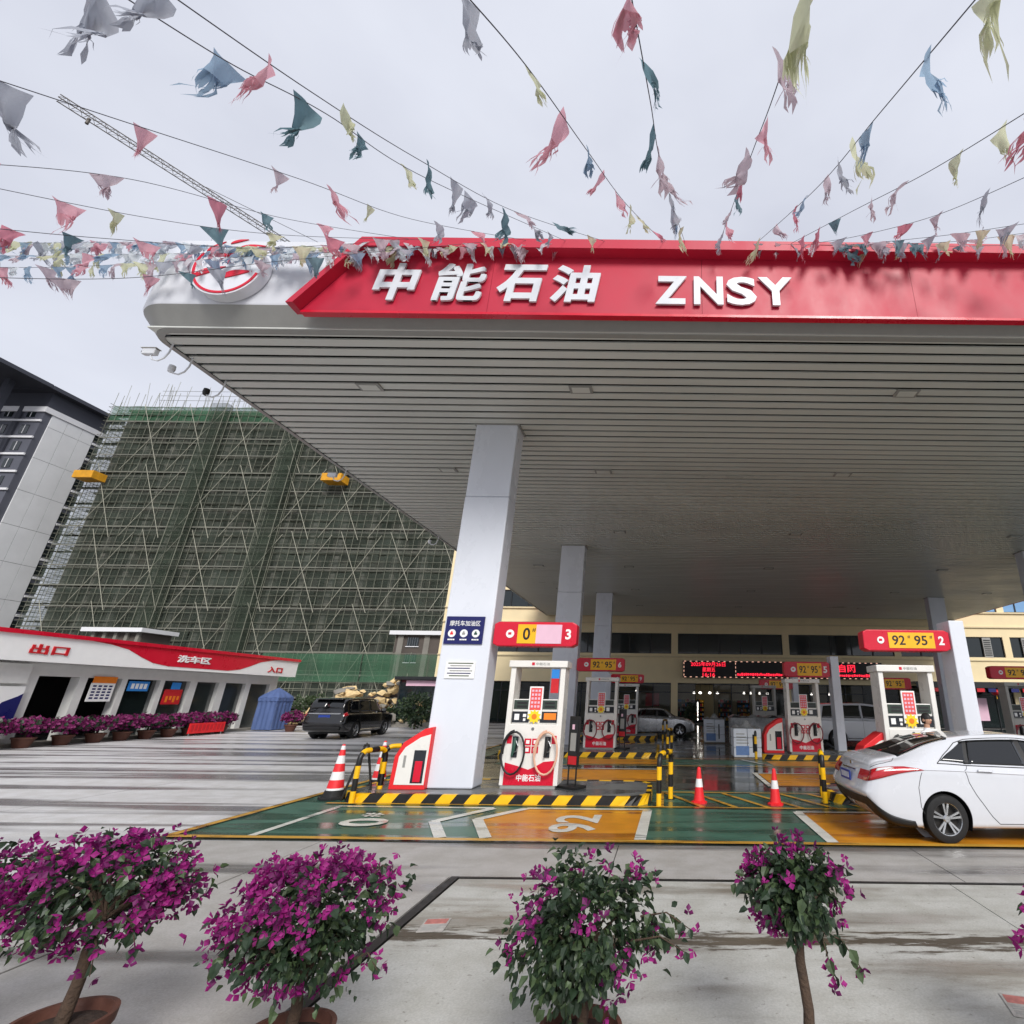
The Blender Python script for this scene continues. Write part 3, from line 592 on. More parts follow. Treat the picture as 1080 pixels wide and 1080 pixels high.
# ------------------------------------------------------------------ building under construction with scaffold
cons = thing('scaffolded_building', 'unfinished concrete tower block wrapped in scaffold and green netting', 'building', (0, 75, 0))
bx0, bx1, zt, nf = -93.3, -27., 47.6, 15
fh = 3.05
for k in range(nf+1):
    z = k*fh+1.6 if k else .4
    box('floor_slab', 'raw_concrete', cons, bx0+1, bx1, 1.6, 17, z-.22, z+.12)
nc = 15
for k in range(nc):
    x = bx0+1.5+(bx1-bx0-3)*k/(nc-1); box('concrete_column', 'raw_concrete', cons, x-.35, x+.35, 2.0, 2.7, 0, nf*fh+1.5)
for k in range(nf):
    for j in range(nc-1):
        x = bx0+1.5+(bx1-bx0-3)*j/(nc-1); wv = (bx1-bx0-3)/(nc-1)
        if random.random() < .72:
            z = k*fh+1.75; a = random.uniform(.1, .5)*wv; box('infill_panel', 'infill_wall', cons, x+.36, x+.36+a, 2.9, 3.1, z, z+2.5); box('infill_panel', 'infill_wall', cons, x+wv-.36-(wv*.85-a)*.5, x+wv-.36, 2.9, 3.1, z, z+2.5)
box('core_wall', 'interior_dark', cons, bx0+2, bx1, 9, 9.3, 0, nf*fh+1.4); box('end_wall', 'raw_concrete', cons, bx0+1.2, bx0+1.6, 3, 16, 0, nf*fh+1.3)
def pole(name, m, a, b, r, n=5): return MB().tube([a, b], r, n).build(name, m, cons)
# shared meshes for standards and ledgers
sm = MB().tube([(0, 0, 0), (0, 0, zt+1.8)], .032, 5).mesh('standard'); sm.materials.append(M('scaffold_tube'))
lm = MB().tube([(bx0-.6, 0, 0), (bx1, 0, 0)], .028, 5).mesh('ledger'); lm.materials.append(M('scaffold_tube'))
ns = 58
for k in range(ns): link('standard', sm, None, cons, loc=(bx0+(bx1-bx0)*k/(ns-1), 0, random.uniform(-2.2, .6) if k % 3 else .4))
nl = 36
for k in range(nl): link('ledger', lm, None, cons, loc=(0, -.04, 1.2+k*1.31))
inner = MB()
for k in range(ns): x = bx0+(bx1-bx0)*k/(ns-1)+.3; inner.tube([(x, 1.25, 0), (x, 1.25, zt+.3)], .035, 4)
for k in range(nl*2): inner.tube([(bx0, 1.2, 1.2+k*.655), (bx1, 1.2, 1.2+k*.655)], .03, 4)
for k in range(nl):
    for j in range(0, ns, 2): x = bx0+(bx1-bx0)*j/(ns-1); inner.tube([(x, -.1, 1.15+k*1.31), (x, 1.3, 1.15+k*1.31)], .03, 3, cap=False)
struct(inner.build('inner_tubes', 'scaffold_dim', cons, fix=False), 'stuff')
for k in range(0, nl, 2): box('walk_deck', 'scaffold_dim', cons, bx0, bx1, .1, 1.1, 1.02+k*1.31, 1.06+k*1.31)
# end scaffold returning along the left gable
for k in range(6): link('standard', sm, None, cons, loc=(bx0-.6, 1.5+2.4*k, -.5))
gl = MB().tube([(0, 0, 0), (0, 14, 0)], .04, 5).mesh('gable_ledger'); gl.materials.append(M('scaffold_tube'))
for k in range(nl*2): link('ledger', gl, None, cons, loc=(bx0-.64, 0, 1.2+k*.655))
for k in range(nf): MB().grid(lambda u, v, k=k: (bx0-.3, 1.2+14*u, 1.6+k*fh+fh*.98*v), 6, 2).build('net_panel', 'net_bay', cons)
# long bright sway braces
for r_, z0 in enumerate((2.5, 13.5, 24.5, 35.5)):
    x = bx0+2+(r_ % 2)*3.5
    while x < bx1-4:
        h = 11.5; pole('brace', 'brace_tube', (x, -.12, z0), (x+6.2, -.12, z0+h), .04); pole('brace', 'brace_tube', (x+6.2, -.17, z0-.3), (x-.1, -.17, z0+h+.5), .04); x += 7.6
for k in range(nf): box('toe_board', 'toe_board', cons, bx0, bx1, -.07, -.03, 1.5+k*fh, 1.66+k*fh)
# netting hung storey by storey
for k in range(nf):
    for j in range(8):
        a = bx0+(bx1-bx0)*j/8; b = bx0+(bx1-bx0)*(j+1)/8; z = 1.6+k*fh
        nm = 'net_dense' if k >= nf-1 else 'net_green'
        ph = random.uniform(0, 6)
        MB().grid(lambda u, v, a=a, b=b, z=z, ph=ph: (a+(b-a)*u, .22+.09*math.sin(u*11+ph)+.05*math.sin(v*7+ph), z+fh*v*.985), 10, 4).build('net_panel', nm, cons)
for (a, b) in ((-75.6, -73.0), (-62.2, -59.6)):
    for k in range(nf): MB().box(a, b, -1.3, -.05, 1.6+k*fh, 1.6+k*fh+fh*.97).build('stair_tower_net', 'net_bay', cons)
    for x in (a, b):
        for yy in (-1.34, -.3): pole('standard', 'scaffold_tube', (x, yy, 0), (x, yy, zt+1), .05)
# ragged top: guard rail tubes
for k in range(40):
    x = random.uniform(bx0, -58); pole('standard', 'scaffold_tube', (x, random.uniform(0, 1.2), zt-.5), (x+random.uniform(-.3, .3), .2, zt+random.uniform(1.5, 4.8)), .035, 4)
for z in (zt+.8, zt+1.7, zt+2.6): pole('ledger', 'scaffold_tube', (-86, 0, z), (-62, 0, z), .035, 4)
MB().box(-86, -62, 3, 9, zt-.9, zt+.4).build('top_shutter', 'net_dense', cons)
# low green hoarding and base scaffold in front
hoard = thing('green_hoarding', 'green netting band hung along the scaffold foot', 'netting', (0, 62, 0))
for j in range(6):
    a = -47+3.9*j; MB().grid(lambda u, v, a=a: (a+3.88*u, .2*math.sin(u*5+a)+.1*math.sin(v*6), 3.4+3.1*v), 10, 5).build('net_panel', 'net_dense', hoard)
for k in range(13): MB().tube([(-47+1.9*k, .3, 0), (-47+1.9*k, .3, 6.8)], .05, 5).build('post', 'scaffold_tube', hoard)
for z in (.8, 1.7, 2.6, 3.3, 6.6): MB().tube([(-47.5, .25, z), (-23.4, .25, z)], .045, 5).build('rail', 'scaffold_tube', hoard)
blk = thing('concrete_annex', 'small raw concrete block with barred windows at scaffold foot', 'building', (0, 68, 0)); box('wall', 'infill_wall', blk, -35, -26, 0, 6, 0, 9.4); box('roof_slab', 'tower_white', blk, -35.6, -25.6, -.6, 6.4, 9.4, 9.9)
for X in (-34.6, -31.2): box('corner_column', 'raw_concrete', blk, X, X+.7, -.16, -.01, 0, 9.39)
for z in (6.1, 8.1):
    w_ = box('window', 'glass_dark', blk, -33.4, -31.9, -.06, -.01, z-.1, z+1.0); box('sill', 'tower_white', w_, -33.5, -31.8, -.16, -.061, z-.2, z-.101)
    for q in range(5): box('bar', 'metal', w_, -33.3+.3*q, -33.26+.3*q, -.1, -.062, z-.1, z+1.0)
blk = thing('site_shed', 'small shed with white slab roof at the scaffold foot above the car wash', 'shed', (0, 66, 0)); box('wall', 'infill_wall', blk, -72, -65.8, 0, 4, 0, 9.1); box('roof_slab', 'tower_white', blk, -72.8, -65.2, -.9, 4.3, 9.1, 9.6)
for q in range(5): box('post', 'raw_concrete', blk, -71.9+1.4*q, -71.5+1.4*q, -.3, -.01, 0, 9.09)
for k, (x, lb) in enumerate(((-90.7, 'yellow cantilever loading platform at the left edge of the scaffold'), (-52.2, 'yellow cantilever loading platform beside the canopy edge'))):
    t = thing('loading_platform', lb, 'platform', (x, 74.9, 33.2), group='yellow platforms'); t.scale = (.8, .8, .8); box('deck', 'platform_yellow', t, -1.9, 1.9, -2.6, 0, 0, .2)
    for (a, b, c, d) in ((-1.9, -1.8, -2.6, 0), (1.8, 1.9, -2.6, 0), (-1.8, 1.8, -2.6, -2.5)): box('side_panel', 'platform_yellow', t, a, b, c, d, .2, 1.5)
    for s in (-1.7, 1.7): MB().tube([(s, -2.4, 1.4), (s, 0, 6.5)], .04, 5).build('stay_rope', 'steel_dark', t)

# ------------------------------------------------------------------ grey tower at far left
tw = thing('apartment_tower', 'grey and white high-rise apartment tower at far left', 'building', (-100, 72, 0))
D, Wd, Ht = 9.0, 34., 46.
box('core', 'tower_grey', tw, -Wd, -.02, .02, D, 0, Ht)
box('roof_eave', 'tower_dark', tw, -Wd-1, 1.3, -1.3, D+1.2, Ht+1.6, Ht+2.2); box('attic', 'tower_dark', tw, -Wd, .1, -.1, D+.05, Ht-1.0, Ht+1.6)
box('upper_attic', 'tower_dark', tw, -Wd, -3, -6, D, Ht+2.2, Ht+3.2); box('upper_roof', 'tower_dark', tw, -Wd, 1.2, -11, -1.35, Ht+1.7, Ht+2.3)
for q in (-9.5, -4): box('roof_pier', 'tower_dark', tw, -3.2, -2.4, q, q+.8, 0, Ht+1.69)
box('crown_band', 'tower_white', tw, -Wd, .25, -.25, D+.1, Ht-1.9, Ht-1.0)
rows, z = [], .0
zz = [0, 4.2, 9.6, 15, 20.4, 25.8, 31.2, 36.6, 42, 44.1]
yy = [1.0, 3.3, 5.6, 7.6]
for i in range(len(zz)-1):
    for j in range(len(yy)-1): box('cladding_panel', 'tower_panel', tw, .0, .12, yy[j]+.03, yy[j+1]-.03, zz[i]+.03, zz[i+1]-.03)
for k in range(15):
    z = 1.4+2.95*k
    box('floor_band', 'tower_white', tw, -Wd, .14, -.22, -.02, z-.34, z); box('end_band', 'tower_white', tw, -.5, .16, D-1.3, D+.3, z-.4, z-.05); box('end_window', 'glass_dark', tw, .0, .05, D-1.3, D, z+.3, z+1.9)
    for j in range(9):
        x = -1.9-3.6*j
        wn = box('window', 'glass_dark', tw, x-.75, x+.55, -.06, .0, z+.5, z+2.0); box('frame', 'tower_white', wn, x-.14, x-.07, -.1, -.061, z+.5, z+2.0); box('pier', 'tower_dark', tw, x-2.2, x-1.5, -.3, -.03, z+.001, z+2.49)
# ------------------------------------------------------------------ tower crane
cr_ = thing('tower_crane', 'thin lattice tower crane jib rising behind the bunting at upper left', 'crane', (-72, 96.5, 0))
mb = MB(); hw = .8
for sx in (-1, 1):
    for sy in (-1, 1): mb.tube([(sx*hw, sy*hw, 0), (sx*hw, sy*hw, 95)], .11, 5)
for k in range(46):
    z = 2*k
    for (a, b) in (((-hw, -hw), (hw, -hw)), ((hw, -hw), (hw, hw)), ((hw, hw), (-hw, hw)), ((-hw, hw), (-hw, -hw))): mb.tube([(*a, z), (*b, z+2)], .05, 4)
mb.build('mast', 'crane_steel', cr_, fix=False)
A = Vector((0, 0, 91)); B = Vector((-27.2, -41.5, 91.8)); d = (B-A).normalized(); sd = Vector((-d.y, d.x, 0)).normalized()
for nm, off in (('chord', sd*.65), ('chord', -sd*.65), ('chord', Vector((0, 0, 1.25)))): MB().tube([A+off, B+off*.9], .09, 5).build(nm, 'crane_steel', cr_)
nb = 34; mb = MB()
for k in range(nb):
    p = A+(B-A)*(k/nb); q = A+(B-A)*((k+.5)/nb); r_ = A+(B-A)*((k+1)/nb); T = Vector((0, 0, 1.25))
    for s in (sd*.65, -sd*.65): mb.tube([p+s, q+T], .04, 4); mb.tube([q+T, r_+s], .04, 4)
    mb.tube([p+sd*.65, r_-sd*.65], .035, 4)
mb.build('lattice', 'crane_steel', cr_, fix=False)
MB().tube([A+Vector((0, 0, 8)), A+(B-A)*.62+Vector((0, 0, 1.3))], .06, 4).build('tie_rod', 'crane_steel', cr_); MB().tube([A+Vector((0, 0, 3.9)), A+Vector((0, 0, 8))], .3, 5).build('apex', 'crane_steel', cr_)
MB().tube([B+Vector((2, 3, 0)), B+Vector((2, 3, -1.2))], .25, 6).build('trolley', 'crane_steel', cr_)
MB().tube([A+(B-A)*.55, A+(B-A)*.55+Vector((0, 0, -30))], .03, 4).build('hoist_rope', 'crane_steel', cr_)

# ------------------------------------------------------------------ pump islands
def island(lb, x0, x1, y0, y1, h=.165, rr=.55, step=.265):
    t = thing('pump_island', lb, 'island', ((x0+x1)/2, (y0+y1)/2, 0), group='pump islands')
    a, b = (x1-x0)/2, (y1-y0)/2; rr = min(rr, b-.01)
    segs = [(-a+rr, -b, a-rr, -b), ('c', a-rr, -b+rr, -90), (a, -b+rr, a, b-rr), ('c', a-rr, b-rr, 0), (a-rr, b, -a+rr, b), ('c', -a+rr, b-rr, 90), (-a, b-rr, -a, -b+rr), ('c', -a+rr, -b+rr, 180)]
    lens = [rr*math.pi/2 if s[0] == 'c' else math.hypot(s[2]-s[0], s[3]-s[1]) for s in segs]; tot = sum(lens)
    def P(d, inset):
        d %= tot
        for s, l in zip(segs, lens):
            if d <= l:
                if s[0] == 'c': an = R(s[3]+90*d/l); return (s[1]+(rr-inset)*math.cos(an), s[2]+(rr-inset)*math.sin(an))
                f = d/l if l else 0; dx, dy = (s[2]-s[0])/(l or 1), (s[3]-s[1])/(l or 1); return (s[0]+(s[2]-s[0])*f-dy*inset, s[1]+(s[3]-s[1])*f+dx*inset)
            d -= l
        return P(0, inset)
    n = int(tot/step)//2*2; st = tot/n
    for k in range(n):
        mb = MB(); q = 3
        for i in range(q):
            d = (k+i/(q-1))*st; sh = .13
            o0 = P(d, 0); o1 = P(d+sh, .012); i1 = P(d+sh, .11); i0 = P(d, .11)
            mb.v += [(*o0, -.0), (*o1, h), (*i1, h), (*i0, 0)]
        for i in range(q-1):
            for e in range(4): A = 4*i+e; B = 4*i+(e+1) % 4; mb.f.append((A, B, B+4, A+4))
        mb.f.append((3, 2, 1, 0)); mb.f.append(tuple(4*(q-1)+e for e in range(4)))
        mb.build('kerb_block', 'yellow_paint' if k % 2 else 'black_paint', t)
    MB().prism([P(tot*i/96, .1) for i in range(96)], .0, h-.006).build('island_top', 'island_top', t)
    return t
island('nearest striped kerb island under pump 3 and the tall column', -6.25, -.25, 10.95, 13.1)
island('striped kerb island of pump 6, second of the left row', -5.9, -.2, 19.5, 23.6); island('small far striped kerb island of pump 9', -5.4, -.4, 28.2, 31.0)
island('striped kerb island under pump 2 behind the white car', 3.4, 8.6, 11.2, 13.1); island('striped kerb island of pump 5 behind the right cone', 3.35, 8.4, 19.3, 21.6); island('far striped kerb island beside the cartons', 3.6, 8.4, 28.4, 30.8)
island('striped kerb island at far right edge', 12.2, 17.6, 19.6, 23.6)

# ------------------------------------------------------------------ fuel pumps
def swoosh(w, y0, y1):
    return [(-w, 0), (w, 0), (w, .46), (w*.55, .44), (w*.2, .34), (-w*.05, .29), (-w*.5, .36), (-w, .42)]
def loop(cx, cz, rx, rz, y, n=26, tail=(0, 0)):
    pts = []
    for i in range(n+1):
        a = R(95)+2*math.pi*i/n*1.25; pts.append((cx+rx*math.cos(a)*(1-.1*i/n), y-.05*math.sin(3.1*i/n), cz+rz*math.sin(a)*(1-.08*i/n)))
    return pts
def pump(lb, x, y, z, hl='hose_red', hr='hose_red', sc=1., price='price_red', grey=False):
    t = thing('fuel_pump', lb, 'fuel pump', (x, y, z), group='fuel pumps'); t.scale = (sc, sc, sc)
    wb = 'pump_grey' if grey else 'pump_white'
    cab = box('cabinet', wb, t, -.52, .52, -.26, .26, .05, 1.22, .015); box('plinth', 'trim_grey', t, -.56, .56, -.29, .29, 0, .05)
    for s in (-1, 1): box('upright', wb, t, s*.545-.055, s*.545+.055, -.25, .25, .05, 2.38, .012)
    top = box('top_beam', wb, t, -.64, .64, -.3, .3, 2.38, 2.52, .012); box('mark', 'sign_red', top, -.14, -.08, -.306, -.301, 2.42, 2.48); text('中能石油', 'trim_grey', top, (.1, -.301, 2.45), w=.3, h=.06, depth=.004)
    head = box('head', wb, t, -.485, .485, -.2, .2, 1.222, 1.72, .01)
    for s in (-1, 1):
        d = box('display', 'lcd', t, s*.3-.165, s*.3+.165, -.215, -.2, 1.52, 1.7)
        for q in range(2): box('digit_row', 'black_print', d, s*.3-.1, s*.3+.12, -.218, -.2155, 1.55+.07*q, 1.59+.07*q)
        e = box('keypad_panel', 'panel_dark', t, s*.3-.18, s*.3+.18, -.215, -.2, 1.25, 1.47)
        if s < 0: box('keypad', 'print_white', e, -.43, -.33, -.22, -.2155, 1.3, 1.42); box('card_slot', 'print_white', e, -.25, -.18, -.22, -.2155, 1.36, 1.42); box('button', 'print_white', e, -.24, -.19, -.22, -.2155, 1.28, 1.33)
        else:
            box('label', 'label_orange' if hr == 'hose_pink' else 'print_white', e, .2, .46 if hr == 'hose_pink' else .32, -.22, -.2155, 1.31, 1.44)
    pb = box('price_board', 'print_white', t, -.15, .15, -.235, -.21, 1.32, 1.98, .005); pr = box('price_panel', price, pb, -.12, .12, -.239, -.236, 1.5, 1.95)
    for r_ in range(5):
        for c_ in range(3): box('price_cell', 'pale_pink', pr, -.095+.07*c_, -.05+.07*c_, -.242, -.2395, 1.55+.08*r_, 1.595+.08*r_)
    star = [((.15 if i % 2 else .1)*math.cos(2*math.pi*i/20), 1.37+(.15 if i % 2 else .1)*math.sin(2*math.pi*i/20)) for i in range(20)]
    MB().prism(star, -.25, -.243, 'y').build('sun_sticker', 'sun_yellow', t); MB().lathe([(.055, -.256), (.055, -.251)], 16, (0, 0, 1.37), 'y').build('sun_centre', 'label_orange', t)
    MB().lathe([(.03, -.275), (.03, -.262)], 12, (0, 0, 1.13), 'y').build('lock', 'metal', t)
    sw = MB().prism([(a, .06+b) for a, b in swoosh(.515, 0, 0)], -.268, -.262, 'y').build('red_swoosh', 'sign_red', t); text('中能石油', 'print_white', sw, (0, -.268, .2), w=.5, h=.13, depth=.004, bold=.02)
    for s in (-.08, .08): 
        for q in (0, 1): box('warning_plate', 'sign_red', t, s-.07, s+.07, -.267, -.262, .66+.15*q, .79+.15*q); box('print', 'print_white', t, s-.035, s+.035, -.27, -.2675, .69+.15*q, .76+.15*q)
    for s, hm in ((-1, hl), (1, hr)):
        cx = s*.34; bt = box('nozzle_boot', 'panel_dark', t, cx-.06, cx+.06, -.29, -.262, .58, .98, .01); box('grade_plate', 'sign_red', t, cx-s*.0+s*.13-.05, cx+s*.13+.05, -.267, -.262, .84, 1.0)
        nz = MB().tube([(cx, -.31, .95), (cx, -.33, .86), (cx-.01, -.34, .72), (cx-.03, -.35, .6)], [.03, .04, .035, .018], 8).build('nozzle', 'green_grip' if hm == 'hose_black' else 'hose_black', t, smooth=True)
        MB().tube([(cx+.03, -.34, .9), (cx+.09, -.36, .8), (cx+.06, -.35, .7), (cx, -.34, .68)], .012, 6).build('trigger', 'metal', nz)
        MB().tube(loop(cx, .68, .25, .42 if hm != 'hose_red' else .34, -.34), .021, 8).build('hose', hm, t, smooth=True)
    return t
p3 = pump('near white pump 3 with one black hose and one pink hose', -2.8, 12.05, .16, 'hose_black', 'hose_pink')
bp_ = box('side_poster', 'poster_red', p3, .3, .47, -.24, -.222, 1.85, 2.34); box('poster_top', 'poster_blue', bp_, .3, .47, -.244, -.241, 2.15, 2.34)
pump('white pump with red hoses behind the first sign stand, under sign 6', -2.42, 20.95, .16); pump('farthest white pump on the left side, under sign 9', -2.05, 29.2, .16)
pump('white pump beyond the white car under sign 2', 5.3, 12.1, .16, 'hose_black', 'hose_black'); pump('white pump with red hoses between wedge cabinet and post 5', 5.05, 20.2, .16)
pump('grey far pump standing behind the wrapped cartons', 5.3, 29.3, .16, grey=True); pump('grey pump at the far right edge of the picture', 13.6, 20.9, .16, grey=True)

# ------------------------------------------------------------------ overhead pump signs and their posts
def sign(lb, x0, x1, y, z0, z1, grades, num, pale=False, dim=False):
    t = thing('grade_sign', lb, 'sign', ((x0+x1)/2, y, z0), group='pump number signs'); wv = (x1-x0)/2; h = z1-z0; d = .16
    prof = [(-wv, .05), (-wv+.1, 0), (wv-.1, 0), (wv, .05), (wv, h-.05), (wv-.1, h), (-wv+.1, h), (-wv, h-.05)]
    MB().prism(prof, -d, d, 'y').build('light_box', 'sign_red', t, bevel=.02)
    MB().lathe([(h*.17, -d-.012), (h*.17, -d-.001)], 20, (-wv*.6, 0, h*.5), 'y').build('emblem', 'print_white', t); MB().box(-wv*.6-.04, -wv*.6+.03, -d-.018, -d-.013, h*.5-.02, h*.5+.03).build('emblem_mark', 'sign_red', t)
    a, b = -wv*.42, wv*.64
    if pale: m_ = a+(b-a)*.42; box('grade_panel', 'sign_yellow', t, a, m_, -d-.012, -d-.001, .06, h-.06); box('blank_panel', 'pale_pink', t, m_, b, -d-.012, -d-.001, .06, h-.06); text('0', 'black_print', t, (a+.2, -d-.013, h*.5), h=h*.5, w=.16, depth=.004, bold=.02); text('#', 'black_print', t, (a+.36, -d-.013, h*.66), h=h*.18, depth=.004)
    else:
        box('grade_panel', 'sign_yellow', t, a, b, -d-.012, -d-.001, .06, h-.06)
        for k, g_ in enumerate(grades): cx = a+(b-a)*(.26+.48*k); text(g_, 'black_print', t, (cx-.04, -d-.013, h*.5), h=h*.46, w=(b-a)*.28, depth=.004, bold=.015); text('#', 'black_print', t, (cx+(b-a)*.19, -d-.013, h*.66), h=h*.16, depth=.004)
    if num: text(num, 'print_white', t, (wv*.8, -d-.002, h*.5), h=h*.42, depth=.006, bold=.03)
    return t
sign('near red sign 3 reading 0# with a pale pink panel', -3.82, -1.98, 11.75, 2.97, 3.50, (), '3', True)
sign('red and yellow sign 6 reading 92# 95# on the second column', -3.72, -1.72, 22.5, 2.98, 3.52, ('92', '95'), '6')
sign('small far red and yellow sign 9 beyond sign 6', -3.05, -1.2, 30.2, 2.75, 3.22, ('92', '95'), '9')
sign('near red sign 2 reading 92# 95# over the white car', 4.42, 6.36, 11.9, 2.98, 3.44, ('92', '95'), '2')
sign('red and yellow sign 5 reading 92# 95# over the middle right pump', 4.62, 6.40, 21., 2.78, 3.36, ('92', '95'), '5')
sign('dim far red and yellow sign below the LED board', 5.1, 6.9, 29.4, 2.5, 3.0, ('92', '95'), '')
sign('far red and yellow sign seen through the frame of pump 2', 9.4, 11.1, 24.5, 2.45, 2.95, ('92', '95'), '')
sign('red and yellow sign cut off by the right edge', 12.6, 14.6, 20.9, 2.8, 3.28, ('92', '95'), '')
def post(lb, x, y, h, wx=.3, wy=.5):
    t = thing('sign_post', lb, 'post', (x, y, .16), group='short white sign posts'); box('cladding', 'column_white', t, -wx/2, wx/2, -wy/2, wy/2, .0, h, .02); box('base_plate', 'trim_grey', t, -wx/2-.05, wx/2+.05, -wy/2-.05, wy/2+.05, 0, .03); return t
post('short white post holding sign 2 beside the white car', 6.56, 12.0, 3.5, .34, .56); post('short white post holding sign 5', 6.62, 21.1, 3.42, .32, .5); post('far white post behind the wrapped cartons', 7.05, 29.5, 3.0); post('short white post at the right edge', 14.9, 21.0, 3.3); post('slim white post under far sign 9', -3.2, 30.3, 3.1, .3, .3)

# red and white wedge cabinets at the kerb ends
def wedge(lb, x, y, z=.16):
    t = thing('fire_box', lb, 'cabinet', (x, y, z), group='red and white wedge cabinets')
    pr = [(0, 0), (.72, 0), (.72, 1.16), (.55, 1.12), (.16, .86), (.02, .6)]
    MB().prism(pr, -.24, .24, 'y').build('shell', 'cone_red', t, bevel=.015)
    MB().prism([(.1, .09), (.7, .09), (.7, 1.02), (.5, .96), (.22, .77), (.12, .6)], -.252, -.242, 'y').build('front_panel', 'pump_white', t)
    box('recess', 'panel_dark', t, .42, .66, -.258, -.253, .12, .72); box('extinguisher', 'sign_red', t, .47, .62, -.275, -.2585, .14, .52, .01); box('marking', 'trim_grey', t, .22, .27, -.256, -.253, .4, .62)
wedge('red and white wedge cabinet at the foot of nearest column', -5.5, 11.72); wedge('red and white wedge cabinet left of pump 5', 3.55, 20.3); wedge('red edged wedge cabinet half hidden behind the white car boot', 4.1, 12.2); wedge('far wedge cabinet at the left end of island 6', -5.4, 21.2)

# ------------------------------------------------------------------ bollards, cones, boards
def bollard(lb, a, b, h=.9, r=.05, z=0):
    t = thing('hoop_bollard', lb, 'bollard', (a[0], a[1], z), group='yellow and black hoop bollards'); B = Vector((b[0]-a[0], b[1]-a[1], 0)); L_ = B.length; d = B.normalized(); rc = min(.16, L_/2-.005)
    pts = [Vector((0, 0, 0)), Vector((0, 0, h-rc))]+[Vector((0, 0, h-rc))+d*(rc-rc*math.cos(R(k*18)))+Vector((0, 0, rc*math.sin(R(k*18)))) for k in range(1, 6)]
    pts += [d*(L_-rc)+Vector((0, 0, h))]+[d*(L_-rc+rc*math.sin(R(k*18)))+Vector((0, 0, h-rc+rc*math.cos(R(k*18)))) for k in range(1, 6)]+[B.copy()]
    cum = [0]
    for p, q in zip(pts, pts[1:]): cum.append(cum[-1]+(q-p).length)
    def at(s):
        for i in range(len(pts)-1):
            if s <= cum[i+1]+1e-9: return pts[i].lerp(pts[i+1], (s-cum[i])/max(1e-6, cum[i+1]-cum[i]))
        return pts[-1]
    n = max(5, int(cum[-1]/.23)); n += 1-n % 2
    for k in range(n):
        ss = [cum[-1]*(k+i/4)/n for i in range(5)]; MB().tube([at(s) for s in ss], r, 10).build('band', 'yellow_paint' if k % 2 == 0 else 'black_paint', t, smooth=True)
    for q in (Vector((0, 0, 0)), B): MB().lathe([(r+.05, 0), (r+.05, .012)], 12, tuple(q)).build('foot_plate', 'steel_dark', t)
bollard('yellow and black hoop bollard at the right end of island 3', (-.1, 10.98), (.13, 11.8)); bollard('yellow and black hoop bollard at left end of island 3, beside striped cone', (-5.86, 10.9), (-5.72, 11.6))
bollard('yellow and black hoop bollard crossing behind the left striped cones', (-5.95, 12.0), (-5.3, 12.5)); bollard('yellow and black hoop bollard left of the white car', (3.2, 11.5), (3.36, 12.2), .9)
bollard('yellow and black hoop bollard right of island 6', (.1, 19.6), (.25, 20.4)); bollard('far yellow and black hoop bollard beside island 9', (-.1, 28.4), (.1, 29.2)); bollard('yellow and black hoop bollard between cartons and pump 5', (3.18, 19.6), (3.3, 20.5), .95)
def cone(lb, x, y, h=.56, striped=False, base='cone_red', grp='traffic cones'):
    t = thing('traffic_cone', lb, 'cone', (x, y, .004), group=grp); r0, r1 = h*.24, .035
    rr = lambda f: r0*.8+(r1-r0*.8)*f
    cuts = [0, .16, .32, .48, .64, .8, .92, 1] if striped else [0, .42, .68, 1]
    ms = (['reflective_white', 'cone_red']*4) if striped else ['cone_red', 'reflective_white', 'cone_red']
    for k in range(len(cuts)-1): MB().lathe([(rr(cuts[k]), .05+h*cuts[k]), (rr(cuts[k+1]), .05+h*cuts[k+1])], 20).build('band', ms[k], t, smooth=True)
    MB().lathe([(r1, .05+h), (r1*.8, .07+h), (r1*.3, .08+h)], 12).build('tip', 'cone_red', t); b_ = h*.3
    if striped:
        MB().prism([(b_*math.cos(R(45*k+22.5)), b_*math.sin(R(45*k+22.5))) for k in range(8)], 0, .05).build('base', 'rubber', t, bevel=.01); MB().lathe([(rr(0)+.03, .05), (rr(.12)+.012, .05+h*.12)], 20).build('skirt', 'rubber', t, smooth=True)
    else: MB().lathe([(r0*1.15, 0), (r0*1.15, .03), (rr(0), .05)], 8).build('base', base, t)
    return t
cone('red cone with white collar, left of the pair on the hatching', .69, 11.4); cone('red cone with white collar, right of the pair on the hatching', 2.17, 11.3)
cone('red and white banded cone with black base, in front of the folded board', -6.5, 11.4, .9, True); cone('red and white banded cone with black base behind the hoop bollard', -6.42, 12.9, .86, True)
t = thing('folding_board', 'black A-frame board leaning open between the cone and bollard', 'sign board', (-6.12, 11.55, .004), R(-62))
for s in (-1, 1):
    for q in (-.28, .28): MB().tube([(q, s*.26, 0), (q, s*.03, .95)], .018, 6).build('leg', 'black_paint', t)
    MB().quadbox([(-.27, s*.2, .25), (.27, s*.2, .25), (.27, s*.19, .25), (-.27, s*.19, .25), (-.27, s*.055, .9), (.27, s*.055, .9), (.27, s*.045, .9), (-.27, s*.045, .9)]).build('panel', 'trim_grey', t)
MB().tube([(-.3, 0, .96), (.3, 0, .96)], .02, 6).build('top_bar', 'black_paint', t)
